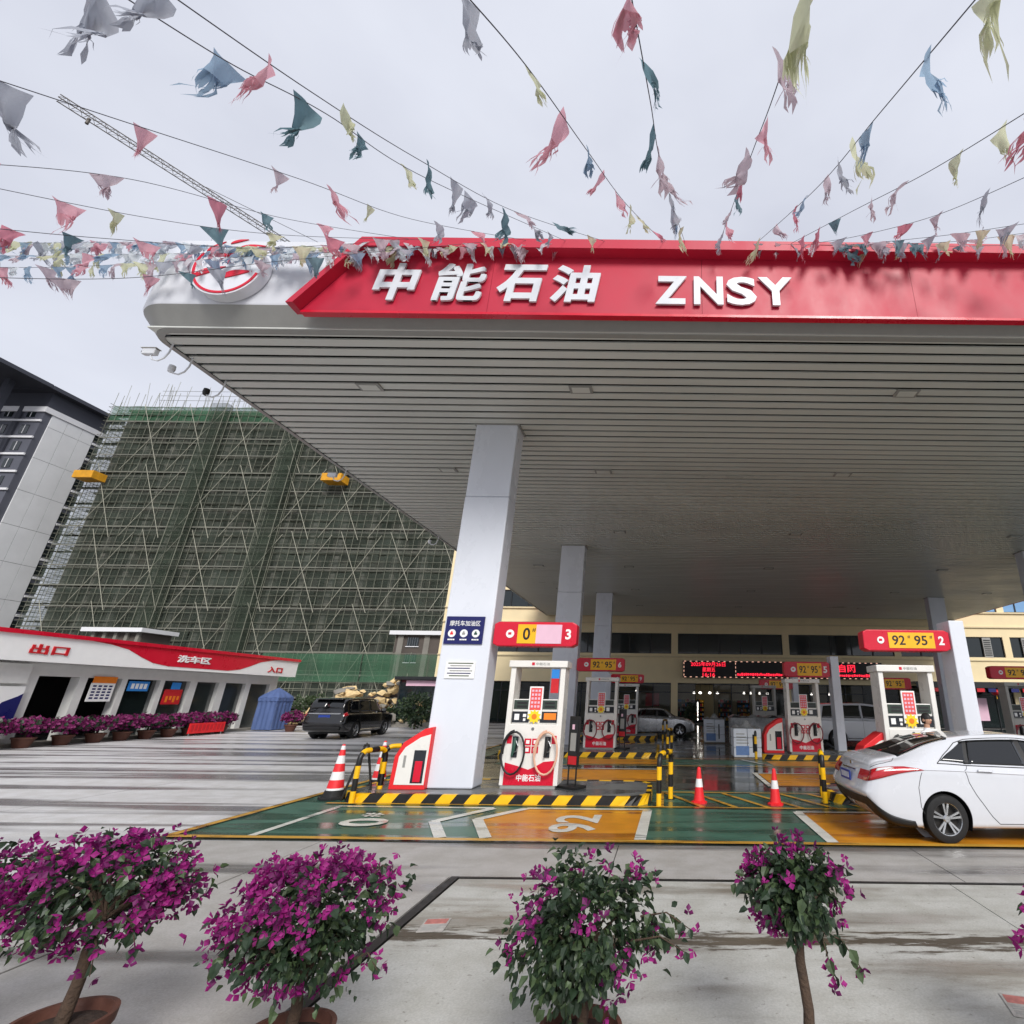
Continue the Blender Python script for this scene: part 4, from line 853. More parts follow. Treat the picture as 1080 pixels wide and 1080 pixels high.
def stand(lb, x, y, z=.16, rz=0):
    t = thing('sign_stand', lb, 'sign stand', (x, y, z), rz, group='black sign stands'); box('base', 'black_paint', t, -.26, .26, -.18, .18, 0, .05, .01)
    for s in (-.11, .11): MB().tube([(s, 0, .05), (s, 0, .4)], .018, 6).build('leg', 'black_paint', t)
    box('frame', 'black_paint', t, -.15, .15, -.025, .025, .4, 1.38, .008); f_ = box('panel', 'frame_dark', t, -.12, .12, -.032, -.026, .62, 1.3); box('label', 'poster_red', t, -.12, .12, -.032, -.026, .44, .6); box('print', 'pale_pink', t, -.05, .02, -.036, -.0325, 1.12, 1.22); box('inner', 'trim_grey', f_, -.08, .08, -.036, -.0325, .7, 1.05)
stand('tall narrow black sign stand right of pump 3', -1.93, 11.95, rz=R(-35)); stand('narrow black sign stand right of pump 6', -1.6, 20.9, rz=R(-20))

# wrapped cartons
def carton(lb, x, y, sx, sy, sz, printed):
    t = thing('wrapped_cartons', lb, 'cartons', (x, y, 0), group='wrapped carton stacks')
    nx, nz = (2, 3)
    for i in range(nx):
        for k in range(nz): box('carton', 'carton_white' if printed else 'plastic_wrap', t, -sx/2+sx*i/nx+.006, -sx/2+sx*(i+1)/nx-.006, -sy/2, sy/2, .05+(sz-.05)*k/nz+.005, .05+(sz-.05)*(k+1)/nz-.005, .02)
    box('pallet', 'shelf', t, -sx/2, sx/2, -sy/2, sy/2, 0, .05)
    if printed:
        box('print', 'carton_blue', t, -sx*.42, sx*.05, -sy/2-.004, -sy/2-.001, .12, sz*.42); box('bottle_print', 'panel_dark', t, sx*.18, sx*.24, -sy/2-.004, -sy/2-.001, .2, sz*.8)
        for q in range(4): box('print_row', 'trim_grey', t, -sx*.4, sx*(.05-.05*q), -sy/2-.004, -sy/2-.001, sz*(.5+.1*q), sz*(.53+.1*q))
        def crumple(u, v):
            return (sx*(u-.5)*1.02, sy*(v-.5)*1.02, sz+.012+.13*abs(math.sin(u*7+1)*math.sin(v*5+2))*math.sin(math.pi*u)*math.sin(math.pi*v)*2)
        MB().grid(crumple, 14, 10).build('wrap_top', 'plastic_wrap', t, smooth=True)
    return t
carton('near stack of printed white water cartons in clear wrap', 2.9, 20.0, .98, .8, .98, True); carton('farther stack of white cartons left of the wrapped pile', 2.35, 26.6, .95, .8, 1.05, True)
pile = thing('tarp_pile', 'long grey plastic-covered pile behind the cartons', 'pile', (4.9, 25.4, 0)); box('stack', 'plastic_wrap', pile, -1.9, 1.9, -.7, .7, 0, 1.15, .06)
MB().grid(lambda u, v: (-1.95+3.9*u, -.78+1.56*v, 1.18+.09*math.sin(u*17)*math.sin(v*9+1)+.05*math.sin(u*41+v*7)), 40, 14).build('cover', 'plastic_wrap', pile, smooth=True)
MB().grid(lambda u, v: (-1.95+3.9*u, -.79-.05*math.sin(u*37)-.03*math.sin(v*9+u*12), .15+1.03*v), 40, 8).build('cover_front', 'plastic_wrap', pile, smooth=True)
t = thing('rubbish_bin', 'dark bin beside the hoop bollard near pump 5', 'bin', (3.45, 22.6, 0)); MB().lathe([(.2, 0), (.26, .7), (.28, .72), (.28, .78), (.1, .86)], 16).build('body', 'frame_dark', t, smooth=True); MB().lathe([(.29, .74), (.29, .77)], 16).build('rim', 'rubber', t)

# ------------------------------------------------------------------ vehicles
def pchip(xs, ys):
    n = len(xs); h = [xs[i+1]-xs[i] for i in range(n-1)]; dl = [(ys[i+1]-ys[i])/h[i] for i in range(n-1)]; m = [dl[0]]+[0]*(n-2)+[dl[-1]]
    for i in range(1, n-1):
        if dl[i-1]*dl[i] > 0: w1 = 2*h[i]+h[i-1]; w2 = h[i]+2*h[i-1]; m[i] = (w1+w2)/(w1/dl[i-1]+w2/dl[i])
    def f(x):
        x = min(max(x, xs[0]), xs[-1]); i = 0
        while i < n-2 and x > xs[i+1]: i += 1
        t = (x-xs[i])/h[i]; return ys[i]*(1+2*t)*(1-t)**2+m[i]*h[i]*t*(1-t)**2+ys[i+1]*t*t*(3-2*t)+m[i+1]*h[i]*t*t*(t-1)
    return f
class Car:
    """x runs from the tail (0) to the nose (L); the body is one swept surface S(x, s), s = 0 floor centre ... 10 roof centre"""
    def __init__(c, st, axles, wr, arch, bulge=.05, lean=None):
        xs = [s[0] for s in st]; c.L = xs[-1]; c.f = [pchip(xs, [s[k] for s in st]) for k in range(1, 6)]; c.ax = axles; c.wr = wr; c.arch = arch; c.bulge = bulge; c.lean = lean
    def ring(c, x):
        w, zb, zl, zt, wr = (f(x) for f in c.f); q = w*.955
        return [(0, zb), (w*.55, zb), (w*.93, zb+.02), (w*.985, zb+.14), (w, zb+.5*(zl-zb)), (w*.992, zl-.07), (q, zl), (wr+(q-wr)*.46, zl+(zt-zl)*.5), (wr, zt-.05), (wr*.86, zt-.014), (0, zt)]
    def S(c, x, s):
        k = c.ring(x); i = min(int(s), 9); t = s-i
        def co(a):
            p0 = k[max(i-1, 0)][a]; p1 = k[i][a]; p2 = k[i+1][a]; p3 = k[min(i+2, 10)][a]
            if i == 0 and a == 0: p0 = -k[1][0]
            if i == 9 and a == 0: p3 = -k[9][0]
            if i == 9 and a == 1: p3 = k[9][1]
            m1 = (p2-p0)*.5*.8; m2 = (p3-p1)*.5*.8
            return p1*(1+2*t)*(1-t)**2+m1*t*(1-t)**2+p2*t*t*(3-2*t)+m2*t*t*(t-1)
        dx = c.lean(x, s) if c.lean else 0
        return Vector((x+dx, co(0), co(1)))
    def nrm(c, x, s):
        e = .01; a = c.S(min(x+e, c.L), s)-c.S(max(x-e, 0), s); b = c.S(x, min(s+e, 10))-c.S(x, max(s-e, 0)); n = a.cross(b); n.normalize()
        ctr = Vector((x, 0, .6)); p = c.S(x, s)
        return n if n.dot(p-ctr) > 0 else -n
    def body(c, m, parent):
        xs = []; x = 0
        while x < c.L: xs.append(x); x += .016 if x < .12 or x > c.L-.14 else .045
        xs.append(c.L); ss = [i/7 for i in range(71)]; mb = MB(); nx, nS = len(xs), len(ss); P = [[c.S(x, s) for s in ss] for x in xs]
        def inside(p): return abs(p.y) > .45 and any((p.x-a)**2+(p.z-c.wr)**2 < c.arch**2 for a in c.ax)
        ins = [[inside(p) for p in r_] for r_ in P]; ins0 = [list(q) for q in ins]
        for i in range(nx):
            for j in range(nS):
                if ins0[i][j]:
                    near = any(0 <= i+a < nx and 0 <= j+b < nS and not ins0[i+a][j+b] for a in (-1, 0, 1) for b in (-1, 0, 1))
                    if near:
                        p = P[i][j]; a = min(c.ax, key=lambda q: abs(q-p.x)); d = Vector((p.x-a, p.z-c.wr)); d.normalize(); P[i][j] = Vector((a+d.x*c.arch, p.y, c.wr+d.y*c.arch)); ins[i][j] = False
        for sg in (1, -1):
            base = len(mb.v)
            for r_ in P: mb.v += [(p.x, p.y*sg, p.z) for p in r_]
            for i in range(nx-1):
                for j in range(nS-1):
                    if ins[i][j] or ins[i+1][j] or ins[i][j+1] or ins[i+1][j+1]: continue
                    a = base+i*nS+j; q = (a, a+1, a+nS+1, a+nS); mb.f.append(q if sg > 0 else q[::-1])
        for (r_, sgn) in ((P[0], -1), (P[-1], 1)):
            base = len(mb.v); nc = 8
            for p in r_:
                for k in range(nc+1): f_ = -1+2*k/nc; mb.v.append((p.x+sgn*c.bulge*(1-f_*f_), p.y*f_, p.z))
            for j in range(nS-1):
                for k in range(nc): a = base+j*(nc+1)+k; q = (a, a+1, a+nc+2, a+nc+1); mb.f.append(q if sgn > 0 else q[::-1])
        me = bpy.data.meshes.new('body'); me.from_pydata(mb.v, [], mb.f); bm = bmesh.new(); bm.from_mesh(me); bmesh.ops.remove_doubles(bm, verts=bm.verts, dist=.0008); bmesh.ops.recalc_face_normals(bm, faces=bm.faces); bm.to_mesh(me); bm.free()
        me.polygons.foreach_set('use_smooth', [True]*len(me.polygons)); me.update(); return link('body', me, m, parent)
    def patch(c, name, m, parent, q, off=.004, side=(1, -1), nu=12, nv=8, mirror=False):
        out = []
        for sg in side:
            mb = MB()
            def fn(u, v):
                x = (q[0][0]*(1-u)+q[1][0]*u)*(1-v)+(q[3][0]*(1-u)+q[2][0]*u)*v; s = (q[0][1]*(1-u)+q[1][1]*u)*(1-v)+(q[3][1]*(1-u)+q[2][1]*u)*v
                p = c.S(x, s)+c.nrm(x, s)*off; return (p.x, p.y*sg, p.z)
            mb.grid(fn, nu, nv); o = mb.build(name, m, parent, smooth=60, fix=False); out.append(o)
            sol = o.modifiers.new('thick', 'SOLIDIFY'); sol.thickness = off*.9; sol.offset = 0
        return out
    def strip(c, name, m, parent, pts, wd=.006, off=.002, side=(1, -1)):
        for sg in side:
            mb = MB(); pp = []
            for (a, b) in zip(pts, pts[1:]):
                for i in range(8): t = i/8; pp.append((a[0]+(b[0]-a[0])*t, a[1]+(b[1]-a[1])*t))
            pp.append(pts[-1]); mb.tube([tuple(Vector((v.x, v.y*sg, v.z))) for v in (c.S(*p)+c.nrm(*p)*off*.3 for p in pp)], wd, 5); mb.build(name, m, parent)
def wheel(t, x, y, r, wd, sgn, rim='alloy', spokes=10):
    w_ = MB().lathe([(r*.66, -wd/2), (r*.82, -wd/2-.004), (r*.95, -wd*.46), (r, -wd*.3), (r, wd*.3), (r*.95, wd*.46), (r*.82, wd/2+.004), (r*.66, wd/2)], 40, (x, y, r), 'y', cap=False).build('wheel', 'rubber', t, smooth=35)
    yo = y+sgn*wd*.36
    MB().lathe([(r*.67, sgn*(wd*.50)), (r*.64, sgn*wd*.46), (r*.60, sgn*wd*.2), (r*.6, -sgn*wd*.3)], 40, (x, y, r), 'y', cap=False).build('rim', rim, w_, smooth=35)
    MB().lathe([(r*.6, 0), (r*.5, 0.002), (.01, .003)], 24, (x, y+sgn*wd*.05, r), 'y').build('brake_disc', 'steel_dark', w_)
    MB().lathe([(.001, yo+sgn*.02), (r*.12, yo+sgn*.018), (r*.17, yo), (r*.17, yo-sgn*.03)], 20, (x, 0, r), 'y', cap=False).build('hub_cap', rim, w_, smooth=35)
    for k in range(spokes):
        a = 2*math.pi*(k//2)/(spokes/2)+(.16 if k % 2 else -.16)+.3; c_, s_ = math.cos(a), math.sin(a); n_ = (-s_, c_); pr = []
        for (rad, hw_, yy_) in ((r*.14, .011, 0), (r*.63, .015, .02)):
            for sg in (-1, 1):
                for dd in (0, -.025): pr.append((x+c_*rad+n_[0]*hw_*sg, yo+sgn*(yy_+dd), r+s_*rad+n_[1]*hw_*sg))
        mb = MB(); mb.quadbox([pr[0], pr[2], pr[6], pr[4], pr[1], pr[3], pr[7], pr[5]]); mb.build('spoke', rim, w_)
def well(t, c, x):
    for sg in (-1, 1):
        yo = c.S(x, 4).y-.012; mb = MB(); n = 22
        for i in range(n+1):
            a = R(-25)+R(230)*i/n; mb.v += [(x+c.arch*.995*math.cos(a), sg*yo, c.wr+c.arch*.995*math.sin(a)), (x+c.arch*.97*math.cos(a), sg*.42, c.wr+c.arch*.97*math.sin(a))]
        for i in range(n): mb.f.append((2*i, 2*i+2, 2*i+3, 2*i+1))
        mb.f.append(tuple(2*i+1 for i in range(n+1))); mb.build('wheel_arch', 'car_trim', t)
def sedan(lb, loc, rz, paint, plate=True):
    t = thing('sedan', lb, 'car', loc, rz)
    st = [(0, .755, .44, .915, 1.03, .62), (.05, .81, .38, .94, 1.07, .655), (.13, .845, .30, .962, 1.098, .675), (.28, .862, .22, .978, 1.118, .675), (.48, .880, .19, .988, 1.15, .655), (.7, .888, .18, .992, 1.218, .63), (1.0, .892, .18, .99, 1.322, .60),
          (1.35, .893, .18, .984, 1.40, .58), (1.8, .893, .18, .972, 1.446, .575), (2.3, .893, .18, .962, 1.462, .575), (2.75, .893, .18, .952, 1.425, .585), (3.1, .892, .18, .945, 1.27, .62), (3.5, .89, .18, .94, 1.035, .70), (3.8, .884, .18, .90, .985, .71), (4.15, .86, .2, .83, .91, .68), (4.4, .79, .24, .72, .80, .6), (4.52, .68, .3, .62, .69, .5), (4.56, .58, .34, .58, .64, .44)]
    def lean(x, s):
        k = max(0, 1-x/.5)**1.5; return -.10*k*math.exp(-((s-3.6)/1.1)**2)+.05*k*(1 if s > 7 else max(0, (s-5)/2))
    c = Car(st, (1.02, 3.72), .318, .365, .05, lean)
    c.body(paint, t)
    G = 'car_glass'
    c.patch('side_window', G, t, [(1.50, 6.32), (2.36, 6.28), (2.36, 7.72), (1.62, 7.74)], .003); c.patch('side_window', G, t, [(2.44, 6.28), (3.26, 6.25), (2.82, 7.68), (2.44, 7.72)], .003); c.patch('quarter_window', G, t, [(1.08, 6.5), (1.45, 6.33), (1.56, 7.72), (1.50, 7.6)], .003)
    c.patch('pillar_trim', 'car_trim', t, [(1.42, 6.3), (1.53, 6.3), (1.66, 7.74), (1.50, 7.72)], .0025); c.patch('pillar_trim', 'car_trim', t, [(2.33, 6.26), (2.47, 6.26), (2.47, 7.74), (2.33, 7.74)], .0025)
    c.patch('rear_window', G, t, [(.50, 8.2), (1.34, 8.15), (1.40, 10), (.44, 10)], .003, nu=12, nv=10); c.patch('windscreen', G, t, [(2.86, 8.1), (3.44, 8.15), (3.5, 10), (2.80, 10)], .003, nu=12, nv=10)
    c.strip('window_trim', 'car_trim', t, [(1.02, 6.34), (1.46, 6.22), (2.4, 6.18), (3.34, 6.15)], .008); c.strip('window_trim', 'car_trim', t, [(1.02, 6.34), (1.42, 7.66), (1.6, 7.86), (2.4, 7.86), (2.86, 7.8), (3.34, 6.15)], .007)
    for p in ([(1.45, 6.2), (1.38, 5.4), (1.42, 4.6), (1.72, 3.0), (1.78, 2.6)], [(2.41, 6.2), (2.43, 5.2), (2.45, 3.0), (2.45, 2.6)], [(3.4, 6.1), (3.42, 5.2), (3.38, 3.4), (3.34, 2.6)], [(1.78, 2.6), (2.45, 2.6), (3.34, 2.6)], [(.0, 6.75), (.2, 6.8), (.36, 7.1), (.43, 8.2)], [(.74, 5.0), (.66, 4.4), (.66, 3.6), (.7, 3.3)]): c.strip('panel_seam', 'car_seam', t, p, .0045)
    c.strip('crease', paint, t, [(.65, 5.35), (1.4, 5.3), (2.4, 5.1), (3.4, 5.0)], .010)
    for x in (1.68, 2.64): c.patch('door_handle', paint, t, [(x-.11, 5.3), (x+.11, 5.28), (x+.11, 5.55), (x-.11, 5.55)], .028)
    tl = c.patch('tail_light', 'lamp_red', t, [(.005, 4.62), (.78, 5.25), (.50, 6.05), (.005, 6.2)], .010, nu=18)
    for o, sg in zip(tl, (1, -1)): c.patch('reverse_lamp', 'lamp_clear', o, [(.08, 5.45), (.34, 5.62), (.28, 5.98), (.09, 5.98)], .016, side=(sg,))
    c.patch('head_light', 'lamp_clear', t, [(3.95, 5.6), (4.5, 5.2), (4.5, 6.4), (4.05, 6.6)], .008)
    c.patch('rear_valance', 'car_trim', t, [(.0, 1.2), (.62, 1.6), (.55, 2.75), (.0, 3.1)], .006)
    MB().grid(lambda u, v: (c.S(0, 1.2+v*1.7).x-.062*(1-(2*u-1)**2)-.004, (2*u-1)*c.S(0, 1.2+v*1.7).y, c.S(0, 1.2+v*1.7).z), 10, 4).build('rear_valance', 'car_trim', t, smooth=True)
    for sg in (-1, 1):
        def rl(u, v, sg=sg):
            s = 4.62+1.55*v; p = c.S(0, s); f_ = .58+.42*u; return (p.x-c.bulge*(1-f_*f_)-.006, sg*f_*p.y, p.z)
        MB().grid(rl, 6, 6).build('tail_light', 'lamp_red', t, smooth=True)
    if plate:
        rx_ = lambda z_: min((c.S(0, q/20) for q in range(20, 160)), key=lambda p: abs(p.z-z_)).x-c.bulge; xp = rx_(.74)-.014
        pl = MB().box(xp, xp+.012, -.22, .22, .73, .87).build('number_plate', 'plate_blue', t)
        for k in range(6): box('character', 'print_white', pl, xp-.002, xp-.0005, -.17+.06*k, -.135+.06*k, .76, .84)
        MB().box(rx_(.895)-.012, rx_(.895)+.02, -.30, .30, .885, .905).build('boot_trim', 'chrome', t); MB().lathe([(.035, rx_(.965)-.008), (.035, rx_(.965)+.02)], 16, (0, 0, .965), 'x').build('badge', 'chrome', t)
    MB().tube([(.02, -.66, .64), (-.035, -.4, .635), (-.055, 0, .63), (-.035, .4, .635), (.02, .66, .64)], .004, 5).build('panel_seam', 'car_seam', t)
    for sg in (-1, 1):
        MB().lathe([(.01, -.11), (.07, -.09), (.09, 0), (.075, .08), (.02, .11)], 14, (3.18, sg*1.0, 1.02), 'y').build('mirror', paint, t, smooth=True)
    for x in c.ax:
        well(t, c, x)
        for sg in (-1, 1): wheel(t, x, sg*.785, .318, .2, sg)
    box('underbody', 'car_trim', t, .4, 4.2, -.68, .68, .17, .3)
    return t
sedan('white four-door sedan parked at right with its tail towards the cones', (3.09, 9.36, 0), R(0.5), 'car_white')
sedan('silver sedan stopped behind pump 6 facing right', (-2.9, 31.6, 0), 0, 'car_silver')
def suv(lb, loc, rz, paint, h=1.83, name='suv', rake=.2):
    t = thing(name, lb, 'car', loc, rz); k = h/1.83
    st = [(0, .86, .5, 1.08*k, 1.30*k, .70), (.05, .92, .42, 1.1*k, 1.48*k, .74), (.12, .95, .36, 1.12*k, 1.62*k, .75), (.25, .965, .32, 1.13*k, 1.73*k, .755), (.5, .975, .3, 1.135*k, 1.785*k, .755), (1.2, .98, .27, 1.135*k, 1.82*k, .755), (2.2, .98, .26, 1.13*k, 1.83*k, .75), (2.9, .98, .26, 1.12*k, 1.77*k, .745), (3.3, .98, .26, 1.12*k, 1.52*k, .77), (3.7, .975, .26, 1.11*k, 1.22*k, .82), (4.2, .965, .28, 1.06*k, 1.16*k, .83), (4.7, .93, .32, .98*k, 1.08*k, .78), (4.9, .86, .38, .9*k, .98*k, .7), (4.97, .78, .45, .82*k, .9*k, .62)]
    c = Car(st, (1.05, 3.95), .375, .43, .04, lambda x, s: -.08*max(0, 1-x/.4)**1.5*math.exp(-((s-3.4)/1.2)**2))
    c.body(paint, t); G = 'car_glass'
    c.patch('side_window', G, t, [(.42, 6.3), (1.2, 6.25), (1.2, 7.75), (.55, 7.75)], .004); c.patch('side_window', G, t, [(1.27, 6.25), (2.2, 6.25), (2.2, 7.75), (1.27, 7.75)], .004); c.patch('side_window', G, t, [(2.27, 6.25), (3.45, 6.2), (2.95, 7.72), (2.27, 7.75)], .004)
    c.patch('windscreen', G, t, [(3.0, 8.1), (3.58, 8.15), (3.66, 10), (2.95, 10)], .004, nv=10)
    def rg(u, v): s = 6.5+2.1*v; p = c.S(.02, s); return (p.x-.04*(1-(2*u-1)**2)-.012, (2*u-1)*p.y*.93, p.z)
    c.patch('rear_window', G, t, [(.012, 6.6), (.3, 9.0), (.3, 10), (.012, 10)], .006, nv=10)
    MB().grid(rg, 10, 6).build('rear_window', G, t, smooth=True)
    tl = c.patch('tail_light', 'lamp_red', t, [(.005, 4.9), (.22, 4.9), (.16, 6.3), (.005, 6.3)], .01); c.patch('head_light', 'lamp_clear', t, [(4.5, 5.3), (4.9, 5.2), (4.9, 6.3), (4.55, 6.3)], .01)
    MB().box(-.062, -.045, -.26, .26, .93*k, 1.07*k).build('number_plate', 'plate_blue', t); MB().box(-.068, -.04, -.72, .72, 1.1*k, 1.15*k).build('tailgate_trim', 'chrome', t); box('rear_bumper', 'car_trim', t, -.10, .1, -.8, .8, .42, .56, .03)
    MB().box(.02, .3, -.62, .62, 1.735*k, 1.775*k).build('roof_spoiler', paint, t, bevel=.015)
    for p in ([(1.24, 6.2), (1.24, 4.8), (1.5, 3.2), (1.55, 2.6)], [(2.23, 6.2), (2.25, 2.6)], [(3.5, 6.1), (3.42, 4.6), (3.38, 2.6)]): c.strip('panel_seam', 'car_seam', t, p, .005)
    for x in (1.42, 2.42): c.patch('door_handle', paint, t, [(x-.1, 5.3), (x+.1, 5.3), (x+.1, 5.5), (x-.1, 5.5)], .03)
    c.strip('sill_trim', 'chrome', t, [(1.5, 2.9), (3.4, 2.9)], .015)
    for sg in (-1, 1): MB().lathe([(.01, -.13), (.09, -.11), (.12, 0), (.1, .1), (.02, .13)], 14, (3.25, sg*1.1, 1.2*k), 'y').build('mirror', paint, t, smooth=True)
    for x in c.ax:
        well(t, c, x)
        for sg in (-1, 1): wheel(t, x, sg*.85, .375, .25, sg)
    box('underbody', 'car_trim', t, .5, 4.5, -.72, .72, .24, .4); return t
suv('black luxury SUV seen from behind, parked in the left yard', (-15.7, 25.5, 0), R(92), 'car_black'); suv('white people carrier parked beyond post 5', (6.6, 25.6, 0), 0, 'car_white', 1.86, 'people_carrier')

# ------------------------------------------------------------------ person beyond the white car
def person(lb, loc, rz):
    t = thing('person', lb, 'person', loc, rz)
    J = {'pel': (0, 0, .9, .14, .11), 'wst': (0, 0, 1.04, .13, .1), 'cst': (0, 0, 1.24, .16, .11), 'nkb': (0, .005, 1.38, .07, .065), 'nk': (0, -.005, 1.45, .05, .05), 'hd': (0, -.02, 1.56, .06, .07),
         'sl': (.17, 0, 1.35, .06, .06), 'el': (.24, -.02, 1.08, .042, .042), 'wl': (.22, -.14, .86, .028, .03), 'sr': (-.17, 0, 1.35, .06, .06), 'er': (-.24, -.02, 1.08, .042, .042), 'wr': (-.21, -.16, .88, .028, .03),
         'hl': (.09, 0, .86, .09, .09), 'kl': (.1, -.02, .48, .062, .062), 'al': (.1, .01, .09, .042, .045), 'tl': (.1, -.14, .04, .035, .03), 'hr': (-.09, 0, .86, .09, .09), 'kr': (-.1, -.02, .48, .062, .062), 'ar': (-.1, .01, .09, .042, .045), 'tr': (-.1, -.14, .04, .035, .03)}
    E_ = ['pel wst', 'wst cst', 'cst nkb', 'nkb nk', 'nk hd', 'cst sl', 'sl el', 'el wl', 'cst sr', 'sr er', 'er wr', 'pel hl', 'hl kl', 'kl al', 'al tl', 'pel hr', 'hr kr', 'kr ar', 'ar tr']
    names = list(J); me = bpy.data.meshes.new('body'); verts = [J[n][:3] for n in names]; edges = [tuple(names.index(q) for q in e.split()) for e in E_]
    for s, wn in ((1, 'wl'), (-1, 'wr')):     # palm and five fingers
        W_ = Vector(J[wn][:3]); palm = W_+Vector((0, -.03, -.07)); verts.append(tuple(palm)); ip = len(verts)-1; edges.append((names.index(wn), ip)); J['palm'+wn] = (*palm, .036, .02); names.append('palm'+wn)
        for k in range(5):
            o = Vector((s*(-.03+.02*k), 0, 0)); l = (.05, .075, .08, .075, .06)[k]; a = palm+o*.9+Vector((0, -.01, -.02)); b = a+Vector((0, -.02, -l*.5)); c_ = b+Vector((0, -.025, -l*.4)); pi = ip
            for q, p in enumerate((a, b, c_)): verts.append(tuple(p)); nm = '%s%d%d' % (wn, k, q); J[nm] = (*p, .009, .009); names.append(nm); edges.append((pi, len(verts)-1)); pi = len(verts)-1
    me.from_pydata(verts, edges, []); o = link('body', me, None, t); sk = o.modifiers.new('skin', 'SKIN'); sb_ = o.modifiers.new('sub', 'SUBSURF'); sb_.levels = 2; sb_.render_levels = 2; sk.use_smooth_shade = True
    for i, n in enumerate(names): me.skin_vertices[0].data[i].radius = J[n][3:5]
    me.skin_vertices[0].data[0].use_root = True
    m = bpy.data.materials.new('clothed_body'); m.use_nodes = True; N = m.node_tree.nodes; L = m.node_tree.links; tcx = N.new('ShaderNodeTexCoord'); sp = N.new('ShaderNodeSeparateXYZ'); L.new(tcx.outputs['Object'], sp.inputs[0])
    cr = N.new('ShaderNodeValToRGB'); cr.color_ramp.interpolation = 'CONSTANT'; e = cr.color_ramp.elements; e[0].position = 0; e[0].color = (*lin(30, 28, 28), 1); e[1].position = .035; e[1].color = (*lin(38, 42, 56), 1)
    for p, c_ in ((.46, lin(232, 232, 234)), (.715, lin(202, 156, 128))): q = e.new(p); q.color = (*c_, 1)
    mr = N.new('ShaderNodeMath'); mr.operation = 'MULTIPLY'; mr.inputs[1].default_value = .5; L.new(sp.outputs['Z'], mr.inputs[0]); L.new(mr.outputs[0], cr.inputs[0]); L.new(cr.outputs[0], N['Principled BSDF'].inputs['Base Color']); N['Principled BSDF'].inputs['Roughness'].default_value = .75; me.materials.append(m)
    # head with brow, nose, chin
    def hd(u, v):
        a = 2*math.pi*u; b = math.pi*(v-.5); r_ = Vector((math.cos(b)*math.sin(a)*.074, -math.cos(b)*math.cos(a)*.092, math.sin(b)*.112)); f_ = max(0, math.cos(a)) 
        r_.y -= .022*f_**14*math.exp(-((math.sin(b)+.12)/.16)**2); r_.x *= 1-.18*max(0, -math.sin(b)); return (r_.x, r_.y-.015, r_.z+1.585)
    h_ = MB().grid(hd, 32, 24).build('head', 'skin', t, smooth=True)
    for s in (-1, 1): MB().lathe([(.004, -.01), (.026, -.006), (.03, 0), (.02, .008)], 10, (s*.076, 0, 1.575), 'x').build('ear', 'skin', h_, smooth=True); MB().lathe([(.001, -.006), (.01, 0), (.001, .006)], 8, (s*.03, -.098, 1.59), 'y').build('eye', 'black_print', h_)
    box('mouth', 'lantern_red', h_, -.022, .022, -.1, -.094, 1.525, 1.532)
    def hair(u, v):
        a = 2*math.pi*u; lo = .05 if math.cos(a) > .3 else -.45; b = math.pi/2*(lo+(1-lo)*v); return (math.cos(b)*math.sin(a)*.083, -math.cos(b)*math.cos(a)*.101-.01+.004*math.sin(a*17), math.sin(b)*.123+1.59)
    MB().grid(hair, 40, 10).build('hair', 'hair', t, smooth=True); return t
person('person in a white shirt with short black hair standing behind the white car', (5.2, 11.0, 0), R(35))

# ------------------------------------------------------------------ bougainvillea
def rnd_unit():
    while True:
        v = Vector((random.uniform(-1, 1), random.uniform(-1, 1), random.uniform(-1, 1)))
        if .05 < v.length < 1: return v.normalized()
def leaf_geo(L_=.06, W_=.028, fold=.010, curl=.012):
    return ([(0, 0, 0), (-W_*.8, L_*.35, fold), (0, L_*.42, 0), (W_*.8, L_*.35, fold), (-W_*.55, L_*.72, fold*.7-curl*.4), (W_*.55, L_*.72, fold*.7-curl*.4), (0, L_, -curl)], [(0, 2, 1), (0, 3, 2), (1, 2, 4), (2, 3, 5), (2, 6, 4), (2, 5, 6)])
def flower_geo(s=.030):
    v, f = [], []
    for k in range(3):
        a = 2*math.pi*k/3; ca, sa = math.cos(a), math.sin(a)
        def T(x, y, z): return (x*ca-y*sa, x*sa+y*ca, z)
        n = len(v); v += [T(0, 0, 0), T(-s*.55, s*.55, s*.45), T(0, s*.6, s*.30), T(s*.55, s*.55, s*.45), T(0, s*1.15, s*.75)]; f += [(n, n+2, n+1), (n, n+3, n+2), (n+1, n+2, n+4), (n+2, n+3, n+4)]
    return v, f
def orient(d, roll): 
    q = d.to_track_quat('Y', 'Z').to_matrix().to_4x4(); return q @ Matrix.Rotation(roll, 4, 'Y')
LEAF = leaf_geo(); FLOW = flower_geo()
def scatter_mesh(items, geo):
    mb = MB(); gv, gf = geo
    for mtx in items:
        n = len(mb.v); mb.v += [tuple(mtx @ Vector(p)) for p in gv]; mb.f += [tuple(n+i for i in q) for q in gf]
    return mb
def shared(name, geo, m):
    me = bpy.data.meshes.new(name); me.from_pydata(geo[0], [], geo[1]); me.materials.append(M(m)); me.update(); return me
LM = {m: shared('leaf', LEAF, m) for m in ('leaf_dark', 'leaf_light')}; FM = {m: shared('bract', FLOW, m) for m in ('bract', 'bract_deep')}
